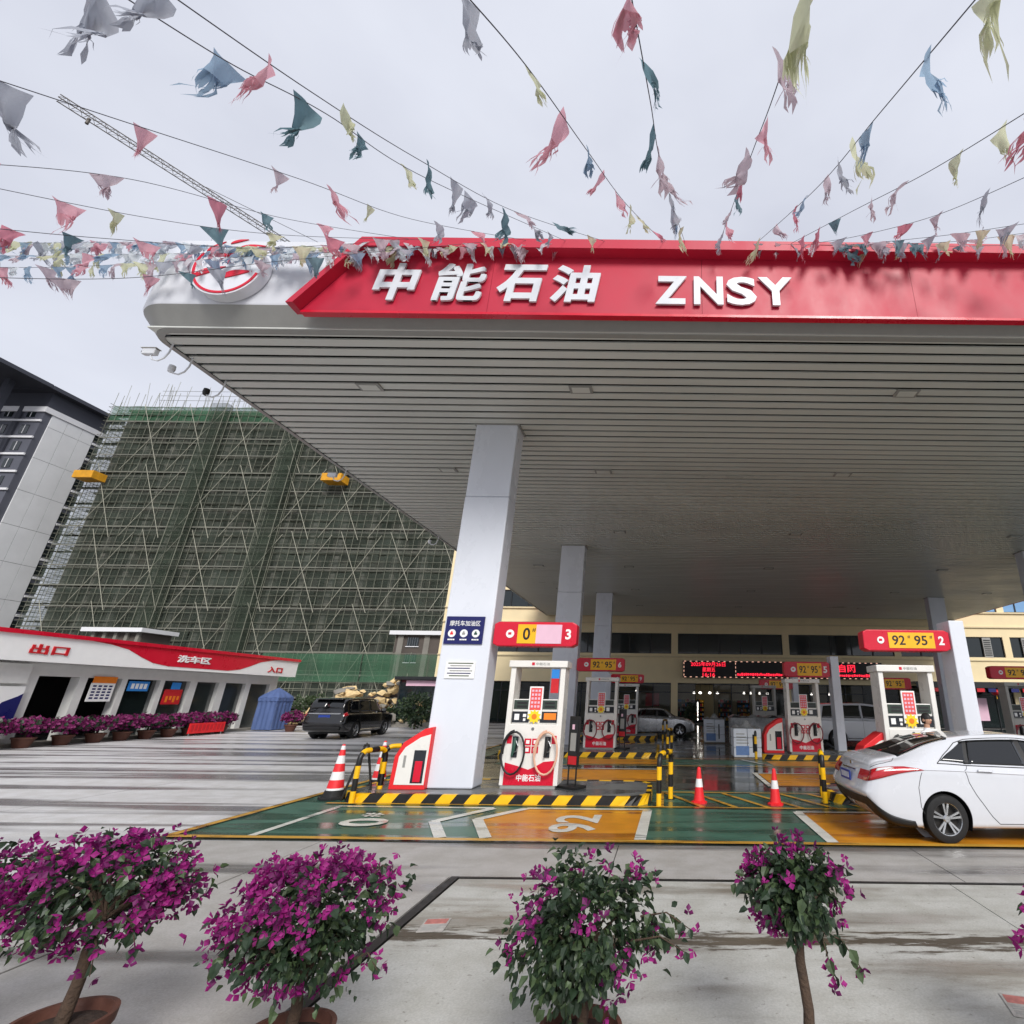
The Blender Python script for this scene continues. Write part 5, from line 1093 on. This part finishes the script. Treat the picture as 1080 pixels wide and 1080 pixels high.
def bougainvillea(lb, x, y, cz, rx, ry, rz, nleaf, nfl, where, trunk_to, pot_r=.205, pot_h=.32, sprigs=(), seed=1, parts=90, lean=0., scale=1.):
    random.seed(seed); t = thing('bougainvillea', lb, 'potted plant', (x, y, 0), group='potted bougainvillea in the foreground')
    if pot_r:
        MB().lathe([(pot_r*.68, 0), (pot_r*.74, .02), (pot_r*.95, pot_h-.06), (pot_r*1.04, pot_h-.055), (pot_r*1.06, pot_h), (pot_r*.95, pot_h), (pot_r*.9, pot_h-.05)], 36, cap=False).build('pot', 'terracotta', t, smooth=35); MB().lathe([(pot_r*.92, pot_h-.05), (pot_r*.5, pot_h-.035), (.01, pot_h-.03)], 24).build('soil', 'soil', t, smooth=True)
    tx, tz = trunk_to; MB().tube([(0, 0, pot_h-.05), (.015, .01, pot_h+(tz-pot_h)*.35), (tx*.6-.01, 0, pot_h+(tz-pot_h)*.7), (tx, 0, tz)], [.034, .028, .026, .02], 10).build('trunk', 'bark', t, smooth=True)
    ctr = Vector((lean, 0, cz)); cl = []
    for k in range(46):
        d = rnd_unit(); rad = random.uniform(.22, 1.0)**.8; p = Vector((d.x*rx*rad, d.y*ry*rad, d.z*rz*rad)); p.x += p.z*lean*.5; cl.append((ctr+p, d))
    for k in range(14):
        p = cl[k*3][0]; a = Vector((tx, 0, tz)); mid = a.lerp(p, .5)+Vector((random.uniform(-.04, .04), random.uniform(-.04, .04), .03)); MB().tube([a, mid, p], [.012, .008, .004], 6).build('branch', 'bark', t, smooth=True)
    leaves, flows = [], []
    for k in range(nleaf):
        c, d0 = random.choice(cl); p = c+Vector((random.gauss(0, rx*.17), random.gauss(0, ry*.17), random.gauss(0, rz*.17))); out = (p-ctr); out.normalize()
        d = (out*.9+rnd_unit()*.8+Vector((0, 0, -.45))).normalized(); leaves.append((p, Matrix.Translation(p) @ orient(d, random.uniform(-1.2, 1.2)) @ Matrix.Scale(random.uniform(.45, 1.35)*scale, 4)))
    tries = 0
    fc = []
    while len(fc) < max(3, nfl//7) and tries < 4000:
        tries += 1; d = rnd_unit(); p = Vector((d.x*rx, d.y*ry, d.z*rz)); p.x += p.z*lean*.5
        if where(d.x, d.y, d.z) > random.random(): fc.append((ctr+p*random.uniform(.93, 1.1), d))
    for k in range(nfl):
        c, d0 = random.choice(fc); p = c+Vector((random.gauss(0, .042), random.gauss(0, .042), random.gauss(0, .034))); d = (d0*.8+rnd_unit()*.7).normalized()
        flows.append((p, Matrix.Translation(p) @ d.to_track_quat('Z', 'Y').to_matrix().to_4x4() @ Matrix.Rotation(random.uniform(0, 6.28), 4, 'Z') @ Matrix.Scale(random.uniform(.6, 1.35)*scale, 4)))
    for (sx, sz, ex_, ez_, nl_, nf_) in sprigs:
        a = ctr+Vector((sx, -.05, sz)); b = ctr+Vector((ex_, -.12, ez_)); MB().tube([a, a.lerp(b, .5)+Vector((0, 0, .05)), b], [.006, .004, .002], 5).build('branch', 'bark', t)
        for k in range(nl_):
            p = a.lerp(b, (k+.5)/nl_)+Vector((0, 0, .05*math.sin(math.pi*(k+.5)/nl_))); d = Vector((random.uniform(-.4, .6), random.uniform(-.6, .4), -.9)).normalized(); leaves.append((p, Matrix.Translation(p) @ orient(d, random.uniform(-1, 1)) @ Matrix.Scale(random.uniform(.9, 1.5)*scale, 4)))
        for k in range(nf_): p = b+Vector((random.gauss(0, .03), random.gauss(0, .03), random.gauss(0, .03))); flows.append((p, Matrix.Translation(p) @ rnd_unit().to_track_quat('Z', 'Y').to_matrix().to_4x4() @ Matrix.Scale(1.1*scale, 4)))
    leaves.sort(key=lambda q: q[0].y+random.uniform(0, .15)); flows.sort(key=lambda q: q[0].y+random.uniform(0, .15))
    for p, mx_ in leaves[:parts]: link('leaf', LM['leaf_light' if random.random() < .35 else 'leaf_dark'], None, t, mw=mx_)
    for p, mx_ in flows[:parts]: link('bract', FM['bract_deep' if random.random() < .35 else 'bract'], None, t, mw=mx_)
    rest = [q[1] for q in leaves[parts:]]; cut = int(len(rest)*.68); random.shuffle(rest)
    struct(scatter_mesh(rest[:cut], LEAF).build('foliage', 'leaf_dark', t, fix=False), 'stuff'); struct(scatter_mesh(rest[cut:], LEAF).build('foliage', 'leaf_light', t, fix=False), 'stuff')
    rest = [q[1] for q in flows[parts:]]; cut = int(len(rest)*.65); random.shuffle(rest)
    if len(rest) > 4: struct(scatter_mesh(rest[:cut], FLOW).build('blossom', 'bract', t, fix=False), 'stuff'); struct(scatter_mesh(rest[cut:], FLOW).build('blossom', 'bract_deep', t, fix=False), 'stuff')
    return t
sm_ = lambda a, b, v: max(0, min(1, (v-a)/(b-a)))
bougainvillea('wide magenta bougainvillea in brown pot, second from the left', -3.1, 3.4, .88, .40, .34, .21, 1500, 780, lambda a, b, c: .15+.85*max(sm_(.35, .9, c), sm_(.45, .95, abs(a))*.9, sm_(.5, .9, -c)*.6), (.05, .74), seed=11, scale=.82, sprigs=((.2, -.1, .40, -.24, 5, 5), (.1, -.2, .2, -.34, 3, 2)), lean=-.02)
bougainvillea('densest magenta bougainvillea left of the middle of the foreground', -1.92, 3.4, .75, .385, .34, .27, 1700, 950, lambda a, b, c: .12+.88*max(sm_(-.1, .5, c), sm_(.2, .8, -a-.3*c)), (.03, .52), pot_h=.28, seed=22, scale=.8, sprigs=((.3, -.15, .46, -.17, 5, 4), (.3, .2, .46, .26, 3, 5)))
bougainvillea('mostly green bougainvillea with scattered magenta flowers in the centre foreground', -.42, 3.4, .74, .375, .34, .30, 2500, 170, lambda a, b, c: .5, (.0, .5), pot_h=.31, seed=33, scale=.82, sprigs=((.3, .06, .58, .02, 8, 3), (.25, -.05, .56, -.08, 7, 2)), parts=110)
bougainvillea('small green bougainvillea with few magenta flowers and a bare trunk, right foreground', .755, 3.4, .92, .265, .26, .205, 1700, 230, lambda a, b, c: .25+.75*max(sm_(.3, .9, -a), sm_(.4, .9, c)), (-.01, .78), pot_h=.17, seed=44, scale=.85, sprigs=((.1, -.18, .28, -.32, 8, 2), (.06, -.16, .13, -.36, 6, 6)), parts=110)
bougainvillea('magenta bougainvillea cut off by the left edge of the picture', -4.02, 3.45, .84, .38, .36, .27, 800, 420, lambda a, b, c: .7, (.0, .62), seed=55, scale=.85, parts=60)
bougainvillea('young bougainvillea barely showing at the right edge of the picture', 2.40, 3.4, .72, .36, .32, .24, 700, 160, lambda a, b, c: .5, (.0, .6), seed=66, parts=60)

# row of planters along the car wash
def planter(lb, x, y, r, h, seed):
    random.seed(seed); t = thing('planter', lb, 'potted plant', (x, y, 0), group='bougainvillea pots along the car wash')
    MB().lathe([(.2, 0), (.3, .3), (.33, .3), (.33, .36), (.29, .36), (.28, .32)], 16, cap=False).build('pot', 'terracotta', t, smooth=35); MB().lathe([(.29, .32), (.01, .33)], 12).build('soil', 'soil', t); MB().tube([(0, 0, .3), (.03, .02, .55), (0, 0, .75)], [.04, .03, .02], 6).build('trunk', 'bark', t)
    its, lv = [], []
    for k in range(420):
        d = rnd_unit(); rad = random.uniform(.6, 1.08)*(1+.16*math.sin(d.x*5+seed)*math.cos(d.y*6)); p = Vector((d.x*r*rad, d.y*r*rad, h+d.z*h*.36*rad)); m_ = Matrix.Translation(p) @ (d+rnd_unit()*.6).normalized().to_track_quat('Z', 'Y').to_matrix().to_4x4()
        (its if (d.z > -.35 and random.random() < .75) or random.random() < .3 else lv).append(m_ @ Matrix.Scale(random.uniform(2.2, 3.6), 4))
    struct(scatter_mesh(its, FLOW).build('blossom', 'bract_far', t, fix=False), 'stuff'); struct(scatter_mesh(lv, LEAF).build('foliage', 'leaf_dark', t, fix=False), 'stuff')
PY = [(19.2, .6), (20.4, .62), (21.7, .66), (22.9, .62), (24.0, .6), (25.1, .6), (26.2, .58), (27.3, .6), (28.3, .58), (29.2, .56)]
near_ = ['cut off by the left edge, by the pull-up banner', 'below the pull-up banner', 'before the first open car wash bay', 'below the white price list', 'below the blue poster', 'just right of the blue poster', 'at the left end of the low red board', 'behind the low red board', 'at the right end of the low red board', 'just left of the blue tent']
for k, (yy_, r_) in enumerate(PY): planter('purple bougainvillea pot '+near_[k], -23.3, yy_, r_, .72, 100+k)
planter('reddish bougainvillea pot in front of the blue tent', -21.0, 31.2, .5, .74, 120); planter('bougainvillea pot between blue tent and black SUV', -20.6, 33.6, .5, .7, 121); planter('small purple pot at the far corner by the SUV', -19.2, 34.4, .42, .6, 122)

# ------------------------------------------------------------------ rubble, hut, shrubs behind the SUV
random.seed(5)
rub = thing('rubble_heap', 'heap of pale yellow broken stone behind the black SUV', 'rubble', (-20, 39.5, 0))
for k in range(230):
    u = random.uniform(-1, 1); a = u*5.6; top = 2.5*(1-abs(u)**2.2)+.35*math.sin(a*1.7); z = random.uniform(.15, 1.05)*max(.4, top)+.15; yy_ = random.uniform(-1.7, -.2)-(1-z/3)*1.1; s = random.uniform(.16, .42); vv = []
    mb = MB(); dirs = [rnd_unit() for _ in range(10)]
    bm = bmesh.new()
    for d in dirs: bm.verts.new((a+d.x*s*1.3, yy_+d.y*s, z+d.z*s*.8))
    bmesh.ops.convex_hull(bm, input=bm.verts); me = bpy.data.meshes.new('stone'); bm.to_mesh(me); bm.free(); link('stone', me, 'rock' if random.random() < .75 else 'raw_concrete', rub)
MB().grid(lambda u, v: (-6.2+12.4*u, -1.5+3*v, max(-.02, 2.0*(1-abs(2*u-1)**2.2)*math.sin(math.pi*min(1, v*1.1))+.2*math.sin(u*21)*math.sin(v*8))), 40, 12).build('earth', 'soil', rub, smooth=True)
def shrub(lb, x, y, r, h, m1='leaf_dark', m2='leaf_light', n=900, seed=3, sc=3.2):
    random.seed(seed); t = thing('shrub', lb, 'shrub', (x, y, 0)); MB().tube([(0, 0, 0), (.05, 0, h*.4), (0, .05, h*.7)], [.07, .05, .03], 7).build('trunk', 'bark', t)
    for k in range(5): d = rnd_unit(); MB().tube([(0, 0, h*.4), (d.x*r*.6, d.y*r*.6, h*.62+d.z*h*.2)], [.03, .012], 5).build('branch', 'bark', t)
    A_, B_ = [], []
    for k in range(n):
        d = rnd_unit(); rad = random.uniform(.45, 1)*(1+.2*math.sin(d.x*7+seed)*math.sin(d.z*6)); p = Vector((d.x*r*rad, d.y*r*rad, h*.56+d.z*h*.46*rad)); mm = Matrix.Translation(p) @ orient((d+rnd_unit()*.8).normalized(), random.uniform(-2, 2)) @ Matrix.Scale(random.uniform(.7, 1.3)*sc, 4); (A_ if random.random() < .65 else B_).append(mm)
    struct(scatter_mesh(A_, LEAF).build('foliage', m1, t, fix=False), 'stuff'); struct(scatter_mesh(B_, LEAF).build('foliage', m2, t, fix=False), 'stuff')
shrub('round dark green bush beside the nearest column, before the glass hut', -15.6, 34.6, 1.05, 2.1, seed=8); shrub('yellow-green bush left of the rubble', -24.8, 38.5, 1.2, 1.9, 'leaf_light', 'leaf_light', 700, 9); shrub('low bush between rubble and glass hut', -18.3, 37.5, .7, 1.3, n=500, seed=10); shrub('potted green plant beside the shop doorway', 2.0, 43.1, .55, 1.6, n=500, seed=12, sc=2.4)
hut = thing('glass_hut', 'grey glass-walled hut behind the dark green bush', 'hut', (-16.2, 37.2, 0)); box('roof', 'frame_dark', hut, -2.3, 2.6, -.4, 3.2, 3.0, 3.2)
for x in (-2, -.9, .2, 1.3, 2.3):
    box('post', 'frame_dark', hut, x-.05, x+.05, -.05, .05, 0, 3.0)
    if x < 2: box('glass_panel', 'glass_dark', hut, x+.05, x+1.05, -.02, .02, .3, 2.98)
box('plinth', 'raw_concrete', hut, -2.1, 2.4, -.08, .1, 0, .3); box('rear_wall', 'trim_grey', hut, -2.1, 2.4, 2.9, 3.0, 0, 3.0); box('header_sign', 'pale_pink', hut, -1.6, .6, -.07, -.051, 2.6, 2.95)

# ------------------------------------------------------------------ bunting
random.seed(21)
def flag_mesh(k):
    """one torn pennant: a creased cloth triangle whose lower part has frayed into uneven, tangled strips"""
    rg = random.Random(900+k); w_ = .33*rg.uniform(.8, 1.15); h_ = .40*rg.uniform(.75, 1.25); ax_ = rg.uniform(.2, .8); mb = MB(); nx = 9; tear = rg.uniform(.35, .72); ph = rg.uniform(0, 6); am = rg.uniform(.03, .08)
    tw = rg.uniform(-1., 1.) if k % 3 else rg.choice((-1, 1))*rg.uniform(2.2, 3.6); cu = rg.uniform(-.5, .5)
    def P(u, v):
        e = .10*math.sin(math.pi*v)*(1 if u < .5 else -1)*abs(2*u-1)
        x = w_*((1-v)*u+v*ax_+e); z = -h_*v*(1-.12*abs(cu)); y = am*(math.sin(ph+u*5+v*4)+.5*math.sin(ph*2+u*11-v*9))*(.25+v)+cu*h_*v*v*.6; a = tw*min(v, .85)**1.3
        return (w_*ax_+(x-w_*ax_)*math.cos(a)-y*math.sin(a), (x-w_*ax_)*math.sin(a)+y*math.cos(a), z)
    rows = [0, tear*.33, tear*.66, tear]; n = len(mb.v)
    for v in rows:
        for i in range(nx+1): mb.v.append(P(i/nx, v))
    for r_ in range(3):
        for i in range(nx): a = n+r_*(nx+1)+i; mb.f.append((a, a+1, a+nx+2, a+nx+1))
    for i in range(20):
        if rg.random() < .1: continue
        u0 = max(0, (i+rg.uniform(-.6, .4))/20); u1 = min(1, u0+rg.uniform(.05, .2)); ve = min(1.0, tear+(1.0-tear)*rg.uniform(.2, 1.05)); n = len(mb.v); off = Vector((0, 0, 0)); q = [P(u0, tear), P(u1, tear)]
        for m_ in range(1, 4):
            v = tear+(ve-tear)*m_/4; off = off+Vector((rg.gauss(0, .005), rg.gauss(0, .009), rg.gauss(0, .004))); sh = 1-.16*m_; uc = (u0+u1)/2
            for uu in (u0, u1): q.append(tuple(Vector(P(uc+(uu-uc)*sh, v))+off))
        q.append(tuple(Vector(P((u0+u1)/2, ve))+off*1.4)); mb.v += q; mb.f += [(n, n+1, n+3, n+2), (n+2, n+3, n+5, n+4), (n+4, n+5, n+7, n+6), (n+6, n+7, n+8)]
    return mb
FMESH = {}
def flag_me(k, ci):
    if (k, ci) not in FMESH:
        mb = flag_mesh(k); me = bpy.data.meshes.new('flag'); me.from_pydata(mb.v, [], mb.f); me.materials.append(FLAG[ci]); me.polygons.foreach_set('use_smooth', [True]*len(me.polygons)); me.update(); FMESH[(k, ci)] = me
    return FMESH[(k, ci)]
def bunting(lb, pts, sp=.62, first=.2, big=1., cols=(0, 1, 2, 3, 3, 4, 5, 7, 5, 2), blow=0.):
    t = thing('bunting_string', lb, 'bunting', pts[0], group='bunting strings'); O = Vector(pts[0]); V = [Vector(p)-O for p in pts]; path = []
    for i in range(len(V)-1):
        p0 = V[max(i-1, 0)]; p1 = V[i]; p2 = V[i+1]; p3 = V[min(i+2, len(V)-1)]
        for k in range(14):
            u = k/14; path.append(.5*((2*p1)+(p2-p0)*u+(2*p0-5*p1+4*p2-p3)*u*u+(3*p1-p0-3*p2+p3)*u**3))
    path.append(V[-1]); MB().tube(path, .004, 5).build('cord', 'cord', t, fix=False)
    d = first; acc = 0
    for a, b in zip(path, path[1:]):
        l = (b-a).length
        while acc+l > d:
            p = a.lerp(b, (d-acc)/l); dr_ = (b-a).normalized(); hx = Vector((dr_.x, dr_.y, 0)); 
            rz = math.atan2(dr_.y, dr_.x)+random.choice((0, math.pi))+random.gauss(0, .25); sc = random.uniform(.6, 1.1)*big
            pitch = -math.asin(max(-1, min(1, dr_.z)))*.55*(1 if math.cos(rz-math.atan2(dr_.y, dr_.x)) > 0 else -1)
            mx_ = Matrix.Translation(p) @ Matrix.Rotation(rz, 4, 'Z') @ Matrix.Rotation(pitch, 4, 'Y') @ Matrix.Rotation(random.gauss(0, .35)+blow, 4, 'X') @ Matrix.Scale(sc, 4) @ Matrix.Translation((-.15, 0, 0))
            link('flag', flag_me(random.randrange(15), random.choice(cols)), None, t, mw=mx_); d += sp*random.choice((.7, .9, 1, 1.1, 1.5))
        acc += l
bunting('bunting string from the top edge left of centre to above the letter Z', [(-1.11, 1.44, 5.21), (-0.97, 2.17, 5.83), (-0.83, 3.53, 6.98), (-0.64, 5.29, 8.47), (-0.14, 7.42, 10.12)], sp=.8)
bunting('bunting string running almost straight up the middle of the sky', [(-0.23, 1.37, 5.15), (-0.17, 2.56, 6.16), (-0.09, 4.16, 7.51), (0.27, 7.42, 10.12)], sp=.8)
bunting('bunting string just right of the middle, with long torn reddish flags', [(0.67, 1.36, 5.14), (0.75, 2.54, 6.14), (0.8, 3.72, 7.14), (0.93, 7.42, 10.12)], sp=.8)
bunting('bunting string reaching the top right corner of the sky', [(1.54, 1.3, 5.09), (1.65, 2.7, 6.28), (1.79, 4.58, 7.87), (1.64, 7.42, 10.12)], sp=.8)
bunting('bunting string leaving the right edge highest', [(2.77, 2.37, 6.0), (2.79, 3.92, 7.3), (2.66, 5.49, 8.63), (2.3, 7.42, 10.12)], sp=.8)
bunting('bunting string leaving the right edge second from the top', [(3.94, 3.62, 7.06), (3.95, 5.6, 8.7), (3.38, 6.9, 9.75), (2.67, 7.42, 10.12)], sp=.8)
bunting('bunting string from upper left crossing above the letters 石油', [(-2.63, 1.4, 5.18), (-2.69, 2.49, 6.1), (-2.65, 3.75, 7.16), (-2.4, 5.71, 8.82), (-1.26, 7.42, 10.12)], sp=.95, cols=(3, 3, 5, 0, 1, 2, 3, 4), big=1.0)
bunting('bunting string from upper left with the largest grey flag', [(-2.88, 1.36, 5.14), (-2.94, 2.16, 5.82), (-2.84, 2.84, 6.39), (-2.9, 4.34, 7.66), (-2.01, 7.42, 10.12)], sp=.95, cols=(3, 3, 5, 0, 1, 2, 3, 4), big=1.0)
bunting('bunting string passing over the tip of the crane jib', [(-4.87, 2.27, 5.91), (-4.76, 2.96, 6.5), (-4.46, 4.46, 7.76), (-4.23, 6.2, 9.2), (-2.76, 7.42, 10.12)], sp=.95, cols=(3, 3, 5, 0, 1, 2, 3, 4), big=1.0)
bunting('bunting string entering at the left edge below the crane', [(-7.77, 3.98, 7.35), (-6.62, 4.53, 7.83), (-6.4, 6.3, 9.3), (-5.0, 7.42, 10.12)], sp=.95)
bunting('bunting string ending left with a pink flag below the crane', [(-7.4, 3.74, 6.8), (-7.1, 5.22, 8.0), (-6.34, 6.35, 8.99), (-4.43, 7.42, 10.1)], sp=.75)
bunting('bunting string with a mauve flag left of the emblem', [(-7.11, 3.75, 6.19), (-7.3, 5.01, 7.4), (-6.65, 6.42, 8.78), (-5.17, 7.42, 10.1)], sp=.75)
bunting('lowest bunting string at left, hanging in front of the emblem', [(-7.38, 4.09, 5.86), (-6.72, 5.03, 6.78), (-6.33, 6.49, 8.59), (-3.49, 7.42, 10.08)], sp=.75)
bunting('dense pale bunting string running left from the canopy corner, uppermost', [(-16.34, 8.5, 11.0), (-13.42, 8.2, 10.75), (-10.64, 7.7, 10.25), (-7.99, 7.5, 9.95), (-5.72, 7.42, 10.0)], sp=.22, cols=(1, 6, 6, 2, 0, 1, 3, 6, 5), big=1.0)
bunting('dense pale bunting string running left from the canopy corner, middle one', [(-16.34, 8.6, 10.8), (-13.3, 8.2, 10.4), (-10.44, 7.6, 9.85), (-7.27, 7.5, 9.85), (-4.79, 7.42, 10.0)], sp=.22, cols=(1, 6, 6, 2, 0, 1, 3, 6, 5), big=1.0)
bunting('dense bunting string along the fascia top above 中能', [(-16.34, 8.5, 11.15), (-13.19, 8.1, 10.65), (-10.35, 7.6, 10.15), (-7.27, 7.5, 9.95), (-2.75, 7.42, 10.05)], sp=.22, cols=(1, 6, 6, 2, 0, 1, 3, 6, 5), big=1.0)
bunting('dense bunting string along the fascia crossing the emblem low', [(-13.49, 7.3, 9.2), (-11.5, 7.35, 9.25), (-9.56, 7.4, 9.45), (-6.99, 7.4, 9.7), (-2.0, 7.42, 10.05)], sp=.22, cols=(1, 6, 6, 2, 0, 1, 3, 6, 5), big=1.0)
bunting('bunting string leaving the right edge third from the top', [(6.08, 5.6, 8.71), (5.65, 6.09, 9.12), (4.82, 6.68, 9.54), (3.6, 7.42, 10.12)], sp=.34, cols=(3, 3, 4, 5, 6, 2))
bunting('bunting string close above the red fascia at right', [(6.89, 6.4, 9.42), (6.21, 6.74, 9.67), (5.09, 7.1, 9.85), (3.04, 7.42, 10.1)], sp=.34, cols=(3, 3, 4, 5, 6, 2))
bunting('lowest bunting string lying along the red lip at right', [(7.93, 7.2, 9.95), (6.16, 7.3, 10.0), (4.73, 7.38, 10.05), (1.36, 7.42, 10.1)], sp=.34, cols=(3, 3, 4, 5, 6, 2))
